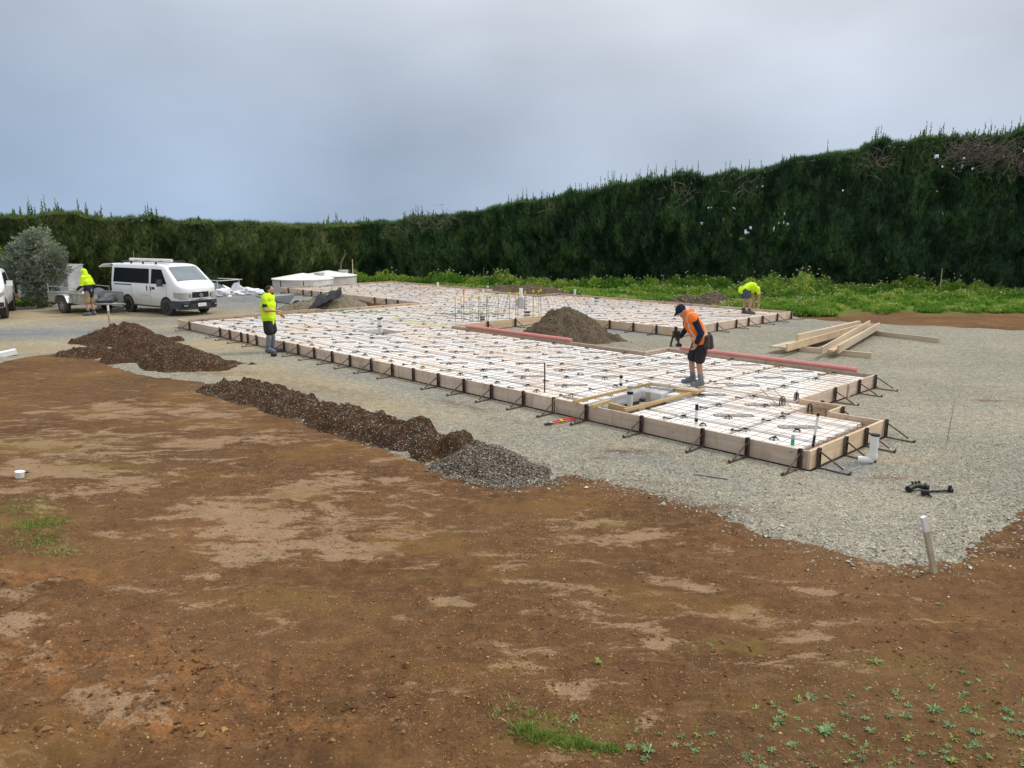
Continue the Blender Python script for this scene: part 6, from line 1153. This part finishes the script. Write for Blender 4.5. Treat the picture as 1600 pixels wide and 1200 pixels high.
def person(name, label, loc, rz, J, wear):
    V = {k: Vector(v) for k, v in J.items()}; e = empty(name, loc, rz, label, 'person'); pr = []
    hd, nk, ch, pv = V['head'], V['neck'], V['chest'], V['pelvis']; f = V['face'].normalized(); up = (hd - nk).normalized(); up = (up - f * up.dot(f)).normalized(); sd = up.cross(f).normalized(); HM = Matrix((f, sd, up)).transposed()
    pr += [(hd + up * .012, (.098, .078, .108), HM), (hd + f * .035 - up * .055, (.058, .052, .055), HM), (hd - f * .02 + up * .01, (.085, .074, .09), HM), (nk, .058, hd - up * .05 - f * .01, .052)]
    pr += [(hd + f * .092 + up * .005, .010, hd + f * .112 - up * .022, .015), (hd + f * .083 - up * .058, (.018, .026, .009), HM), (hd + sd * .077 - f * .008 - up * .002, (.018, .010, .031), HM), (hd - sd * .077 - f * .008 - up * .002, (.018, .010, .031), HM), (hd + f * .085 + up * .028, (.016, .05, .011), HM), (hd + f * .075 - up * .09, (.025, .028, .018), HM)]
    shl, shr, hl, hr = V['shL'], V['shR'], V['hipL'], V['hipR']; mid = (ch + pv) / 2
    torso = [(shl * .82 + shr * .18, .085, shr * .82 + shl * .18, .085), (ch + (shl - shr) * .22, .115, mid + (shl - shr) * .16, .105), (ch - (shl - shr) * .22, .115, mid - (shl - shr) * .16, .105), (mid + (shl - shr) * .16, .105, hl + Vector((0, 0, .07)) * 0 + (pv - hl) * .3, .115), (mid - (shl - shr) * .16, .105, hr + (pv - hr) * .3, .115), (nk, .065, ch, .1)]
    pr += torso
    arms = {}; legs = {}
    for k in 'LR':
        sh, el, wr, hp, kn, an, toe = (V[x + k] for x in ('sh', 'el', 'wr', 'hip', 'kn', 'an', 'toe')); ua = [(sh, .056, sh.lerp(el, .35), .054), (sh.lerp(el, .35), .054, el, .040)]; fa = [(el, .040, el.lerp(wr, .3), .043), (el.lerp(wr, .3), .043, wr, .027)]
        arms[k] = (ua, fa); pr += ua + fa + hand(wr, V['hd' + k] if 'hd' + k in V else wr - el, V['pn' + k] if 'pn' + k in V else -(V['chest'] - wr), 1 if k == 'R' else -1, J.get('curl' + k, (.6, 0, 0))[0])
        th = [(hp, .092, hp.lerp(kn, .4), .082), (hp.lerp(kn, .4), .082, kn, .056)]; cf = [(kn, .056, kn.lerp(an, .3), .060), (kn.lerp(an, .3), .060, an, .038)]; ft = [(an, .04, toe + Vector((0, 0, .03)), .035), (an - (toe - an).normalized() * .03 + Vector((0, 0, -.03)), .036, toe + Vector((0, 0, .012)), .033)]
        legs[k] = (th, cf, ft); pr += th + cf + ft
    link('body', blobmesh('body', pr, .0085, M['skin']), e)
    for s_ in (-1, 1): MB().ell(hd + f * .09 + sd * s_ * .030 + up * .012, (.008, .011, .007), HM, 8, 6).build('eye', M['eye'], e)
    G = lambda prims, g: [(a, r + g, b, q + g) for (a, r, b, q) in prims if True]
    for part in wear:
        kind = part[0]
        if kind == 'top':       # ('top', material, sleeve fraction, hem drop, name)
            _, mt, sl_, hem, nm, sleeve_mat = part[:6]; pp = G(torso, .022 if len(part) < 7 else part[6]) ; d = (pv - mid).normalized(); pp += [(hl * .6 + hr * .4 - d * 0, .13, hl * .6 + hr * .4 + d * hem, .135), (hr * .6 + hl * .4, .13, hr * .6 + hl * .4 + d * hem, .135), (nk, .075, nk.lerp(hd, .12), .066)]
            if sleeve_mat is None or sleeve_mat is mt:
                for k in 'LR':
                    ua, fa = arms[k]; sh, el, wr = V['sh' + k], V['el' + k], V['wr' + k]
                    if sl_ <= 1: pp += [(sh, .076, sh.lerp(el, sl_), .066)]
                    else: pp += [(sh, .076, el, .062), (el, .062, el.lerp(wr, sl_ - 1), .046)]
            else: pp += [(V['shL'], .074, V['shL'].lerp(V['elL'], .08), .07), (V['shR'], .074, V['shR'].lerp(V['elR'], .08), .07)]
            mf = None
            if nm == 'hooded_top': mf = lambda c: 1 if ((Vector(c) - pv).dot((nk - pv).normalized()) < .22) else 0
            if nm == 'safety_vest':
                ax = (nk - pv).normalized(); L = (nk - pv).length
                mf = lambda c: 1 if (.07 < (Vector(c) - pv).dot(ax) < .12 or (abs(abs((Vector(c) - ch).dot((shl - shr).normalized())) - .125) < .024 and (Vector(c) - pv).dot(ax) > .1)) else 0
            link(nm, blobmesh(nm, pp, .011, [mt, M['navy'] if nm == 'hooded_top' else M['tape']], .010, len(nm), mf), e)
        elif kind == 'sleeves':
            for k in 'LR': sh, el, wr = V['sh' + k], V['el' + k], V['wr' + k]; link('sleeve', blobmesh('sleeve', [(sh, .070, sh.lerp(el, .5), .066), (sh.lerp(el, .5), .066, el, .06), (el, .06, el.lerp(wr, part[2]), .046)], .010, part[1], .010, 5), e)
        elif kind == 'shorts':
            pp = [(hl.lerp(pv, .4), .128, hr.lerp(pv, .4), .128), (pv + (mid - pv).normalized() * .07 + (hl - hr) * .1, .12, pv + (hr - hl) * .1, .125)]
            for k in 'LR': hp, kn = V['hip' + k], V['kn' + k]; pp.append((hp, .112, hp.lerp(kn, part[2]), part[3] if len(part) > 3 else .098))
            link('shorts', blobmesh('shorts', pp, .011, part[1], .010, 9), e)
        elif kind == 'boots':
            for k in 'LR':
                an, toe, kn = V['an' + k], V['toe' + k], V['kn' + k]; d = (toe - an); d.z = 0; d.normalize(); z = min(an.z, toe.z + .07)
                link('boot', blobmesh('boot', [(an, .052, an.lerp(kn, part[2]), .056), (an + Vector((0, 0, -.03)) - d * .03, .048, toe + Vector((0, 0, .02)) + d * .02, .042), (an + Vector((0, 0, -.05)) - d * .03, .04, toe + Vector((0, 0, .0)) + d * .02, .036), (an, .05, toe.lerp(an, .4) + Vector((0, 0, .035)), .045)], .010, part[1], .004, 3), e)
        elif kind == 'socks':
            for k in 'LR': an, kn = V['an' + k], V['kn' + k]; link('sock', blobmesh('sock', [(an, .048, an.lerp(kn, part[2]), part[3])], .009, part[1], .004, 2), e)
        elif kind == 'hair': link('hair', blobmesh('hair', [(hd - f * .022 + up * .038, (.094, .084, .088), HM), (hd - f * .045 - up * .01, (.066, .078, .075), HM)] + ([(hd + f * .045 - up * .078, (.058, .062, .048), HM)] if part[1] else []), .008, M['hair'], .006, 3), e)
        elif kind == 'cap':
            c = hd + up * .035 - f * .008; m = MB(); n_ = 12; vs = []
            link('cap', blobmesh('cap', [(c, (.108, .09, .092), HM)], .009, M['navy'], .002), e); v0 = c + f * .09 + up * .0
            for i in range(n_ + 1): t = (i / n_ - .5) * 2.4; vs += [v0 + sd * math.sin(t) * .075 - f * (1 - math.cos(t)) * .05, v0 + sd * math.sin(t) * .075 + f * (.085 * math.cos(t)) - up * .025 * math.cos(t)]
            vs2 = [v + up * .008 for v in vs]; m.add(vs + vs2, [(2 * i, 2 * i + 1, 2 * i + 3, 2 * i + 2) for i in range(n_)] + [(26 + 2 * i, 26 + 2 * i + 2, 26 + 2 * i + 3, 26 + 2 * i + 1) for i in range(n_)] + [(2 * i + 1, 2 * i + 3, 26 + 2 * i + 3, 26 + 2 * i + 1) for i in range(n_)]); m.build('cap_peak', M['navy'], e)
        elif kind == 'hood': link('hood', blobmesh('hood', [(hd - f * .015 + up * .02, (.118, .112, .128), HM), (hd - f * .03 - up * .08, (.10, .12, .08), HM), (nk - f * .02, .10, hd - f * .03, .10)], .011, part[1], .008, 6), e)
        elif kind == 'hood_down': link('hood_down', blobmesh('hood_down', [(nk + sd * .09 - f * .02, .05, nk - f * .10 + up * .0, .062), (nk - sd * .09 - f * .02, .05, nk - f * .10, .062), (nk + sd * .085, .04, nk + f * .07 - up * .03, .035), (nk - sd * .085, .04, nk + f * .07 - up * .03, .035)], .010, part[1], .01, 6), e)
        elif kind == 'belt':
            ax = (mid - pv).normalized(); q = MB(); link('tool_belt', blobmesh('tool_belt', [(hl.lerp(pv, .2) + ax * .05, .135, hr.lerp(pv, .2) + ax * .05, .135)], .012, M['leather'], .004), e)
            for (dx, dy, r) in ((-.13, .10, .075), (-.17, -.06, .085), (-.03, .19, .07), (.02, -.19, .075), (-.1, -.15, .07)): link('tool_pouch', blobmesh('tool_pouch', [(pv + Vector((dx, dy, .05)), r * .8, pv + Vector((dx * 1.1, dy * 1.05, -.12)), r)], .013, M['leather'], .012, 4), e)
    return e
# orange vest worker on the mesh, head bowed, holding a tool
q = P(1089, 602, .27); facing = math.radians(180 + 8)
J = dict(pelvis=(-.04, 0, .93), hipL=(-.04, .10, .89), hipR=(-.04, -.10, .89), knL=(.03, .12, .49), knR=(.09, -.12, .50), anL=(-.03, .13, .10), anR=(.03, -.14, .10), toeL=(.14, .16, .035), toeR=(.20, -.18, .035), chest=(.13, 0, 1.22), neck=(.25, 0, 1.41), head=(.385, 0, 1.50), face=(.70, 0, -.71), shL=(.20, .20, 1.36), shR=(.20, -.20, 1.36), elL=(.08, .29, 1.09), elR=(.16, -.28, 1.11), wrL=(.15, .25, .87), wrR=(.33, -.18, .93), hdL=(.06, 0, -.1), hdR=(.1, .05, -.05), pnL=(.3, -.6, 0), pnR=(.4, .7, .2), curlL=(.9, 0, 0), curlR=(1.3, 0, 0))
orng = person('person', 'person in orange safety vest and dark cap, head bowed, standing by the boxed-out opening', (q.x, q.y, .272), facing, J, [('top', M['orange'], 0, -.02, 'safety_vest', 'x', .038), ('sleeves', M['navy'], .85), ('shorts', M['shorts'], .86, .105), ('boots', M['boot2'], .22), ('socks', M['sock'], .34, .058), ('cap',), ('hood_down', M['orange']), ('belt',)])
orng.scale = (1.0, 1.0, .98)
MB().box((.03, .135, .60), (.012, .045, .18), Matrix.Rotation(.05, 3, 'Y')).build('shorts_stripe', M['tape'], orng); bpy.data.objects[orng.children[-1].name].location = (.0, .10, 0)
# the cordless tool he holds
tq = orng.matrix_basis @ Vector((.38, -.13, .92)); e = empty('cordless_tool', tq, facing, 'black cordless tying tool held by the orange vest worker', 'power tool'); m = MB(); m.box((.04, 0, .09), (.13, .07, .13)); m.tube([(.0, 0, .02), (-.02, 0, -.10)], .022, 8); m.build('tool_body', M['blackp'], e); m = MB(); m.box((-.02, 0, -.12), (.10, .075, .06)); m.build('battery', M['blackp'], e); m = MB(); m.tube([(.1, 0, .06), (.14, 0, -.10)], .02, 8); m.tube([(.14, 0, -.1), (.11, 0, -.15)], .012, 6); m.tube([(.14, 0, -.1), (.16, 0, -.15)], .012, 6); m.box((.05, 0, .19), (.05, .05, .1)); m.build('tool_nose', M['blackm'], e)
# yellow shirt worker left, seen from the side, forearm forward
q = P(424, 552); J = dict(pelvis=(-.02, 0, .97), hipL=(-.02, .10, .93), hipR=(-.02, -.10, .93), knL=(0.03, .12, .51), knR=(.01, -.11, .51), anL=(0, .13, .10), anR=(-.05, -.12, .10), toeL=(.18, .15, .035), toeR=(.12, -.15, .035), chest=(-.01, 0, 1.29), neck=(.02, 0, 1.52), head=(.055, 0, 1.665), face=(1, 0, -.04), shL=(0, .20, 1.46), shR=(0, -.20, 1.46), elL=(-.03, .27, 1.17), elR=(-.02, -.28, 1.17), wrL=(.20, .25, 1.00), wrR=(.24, -.20, 1.13), hdR=(.2, .02, .02), pnR=(.1, .2, -.9), hdL=(.1, 0, -.06), pnL=(0, -.8, -.2), curlR=(.9, 0, 0), curlL=(.8, 0, 0))
yl = person('person', 'bearded person in yellow hi-vis shirt and dark shorts outside the long front board', (q.x, q.y, GZ), math.radians(0), J, [('top', M['hiviz'], .42, .12, 'hi_vis_shirt', None, .05), ('shorts', M['shorts'], .80, .125), ('socks', M['sock'], .78, .070), ('boots', M['boot2'], .25), ('hair', True)])
yl.scale = (1.06, 1.06, 1.0)
# inner dark tee cuffs
for k in (-1, 1): s_ = Vector((0, k * .20, 1.46)); el = Vector((-.03, k * .275, 1.17)); link('undershirt_cuff', blobmesh('undershirt_cuff', [(s_.lerp(el, .4), .064, s_.lerp(el, .66), .060)], .01, M['navy'], .003), yl)
# bending worker at the back right
q = P(1166, 490, .3); J = dict(pelvis=(-.16, 0, .93), hipL=(-.16, .10, .89), hipR=(-.16, -.10, .89), knL=(-.02, .12, .49), knR=(.08, -.12, .50), anL=(-.06, .12, .10), anR=(.04, -.13, .10), toeL=(.11, .14, .035), toeR=(.22, -.15, .035), chest=(.16, 0, 1.02), neck=(.36, 0, .90), head=(.47, 0, .80), face=(.35, 0, -.93), shL=(.30, .19, .92), shR=(.30, -.19, .92), elL=(.32, .22, .62), elR=(.34, -.22, .62), wrL=(.32, .15, .36), wrR=(.36, -.15, .36), hdL=(.02, 0, -.1), hdR=(.02, 0, -.1), pnL=(0, -1, 0), pnR=(0, 1, 0))
person('person', 'person bending double in yellow shirt and grey shorts at the back right of the slab', (q.x, q.y, .272), math.radians(8), J, [('top', M['hiviz'], .45, .05, 'hi_vis_shirt', None), ('shorts', simple('slate_shorts_fabric', (.07, .085, .10), .9, 0, .2, 8), .55, .112), ('socks', M['shorts'], .24, .054), ('boots', M['boot'], .1), ('hair', False)])
# hooded worker by the trailer, seen from behind and leaning over its side
q = P(141, 494); J = dict(pelvis=(-.06, 0, .95), hipL=(-.06, .10, .91), hipR=(-.06, -.10, .91), knL=(.0, .12, .50), knR=(-.03, -.12, .50), anL=(-.03, .12, .10), anR=(-.1, -.13, .10), toeL=(.15, .15, .035), toeR=(.08, -.16, .035), chest=(-.02, 0, 1.29), neck=(.03, 0, 1.52), head=(.08, 0, 1.65), face=(.96, 0, -.25), shL=(.02, .19, 1.46), shR=(.01, -.19, 1.46), elL=(.06, .25, 1.14), elR=(-.08, -.27, 1.16), wrL=(.28, .20, 1.0), wrR=(.16, -.22, .98), hdL=(.1, 0, -.05), hdR=(.1, .03, -.03), pnL=(0, -.8, -.4), pnR=(0, .8, -.4))
person('person', 'person in a yellow hooded top with navy hem and khaki shorts, beside the trailer', (q.x, q.y, GZ), math.radians(172), J, [('top', M['hiviz'], 1.9, .10, 'hooded_top', None), ('hood', M['hiviz']), ('shorts', M['khaki'], .88, .115), ('socks', M['navy'], .25, .052), ('boots', M['boot2'], .1)])
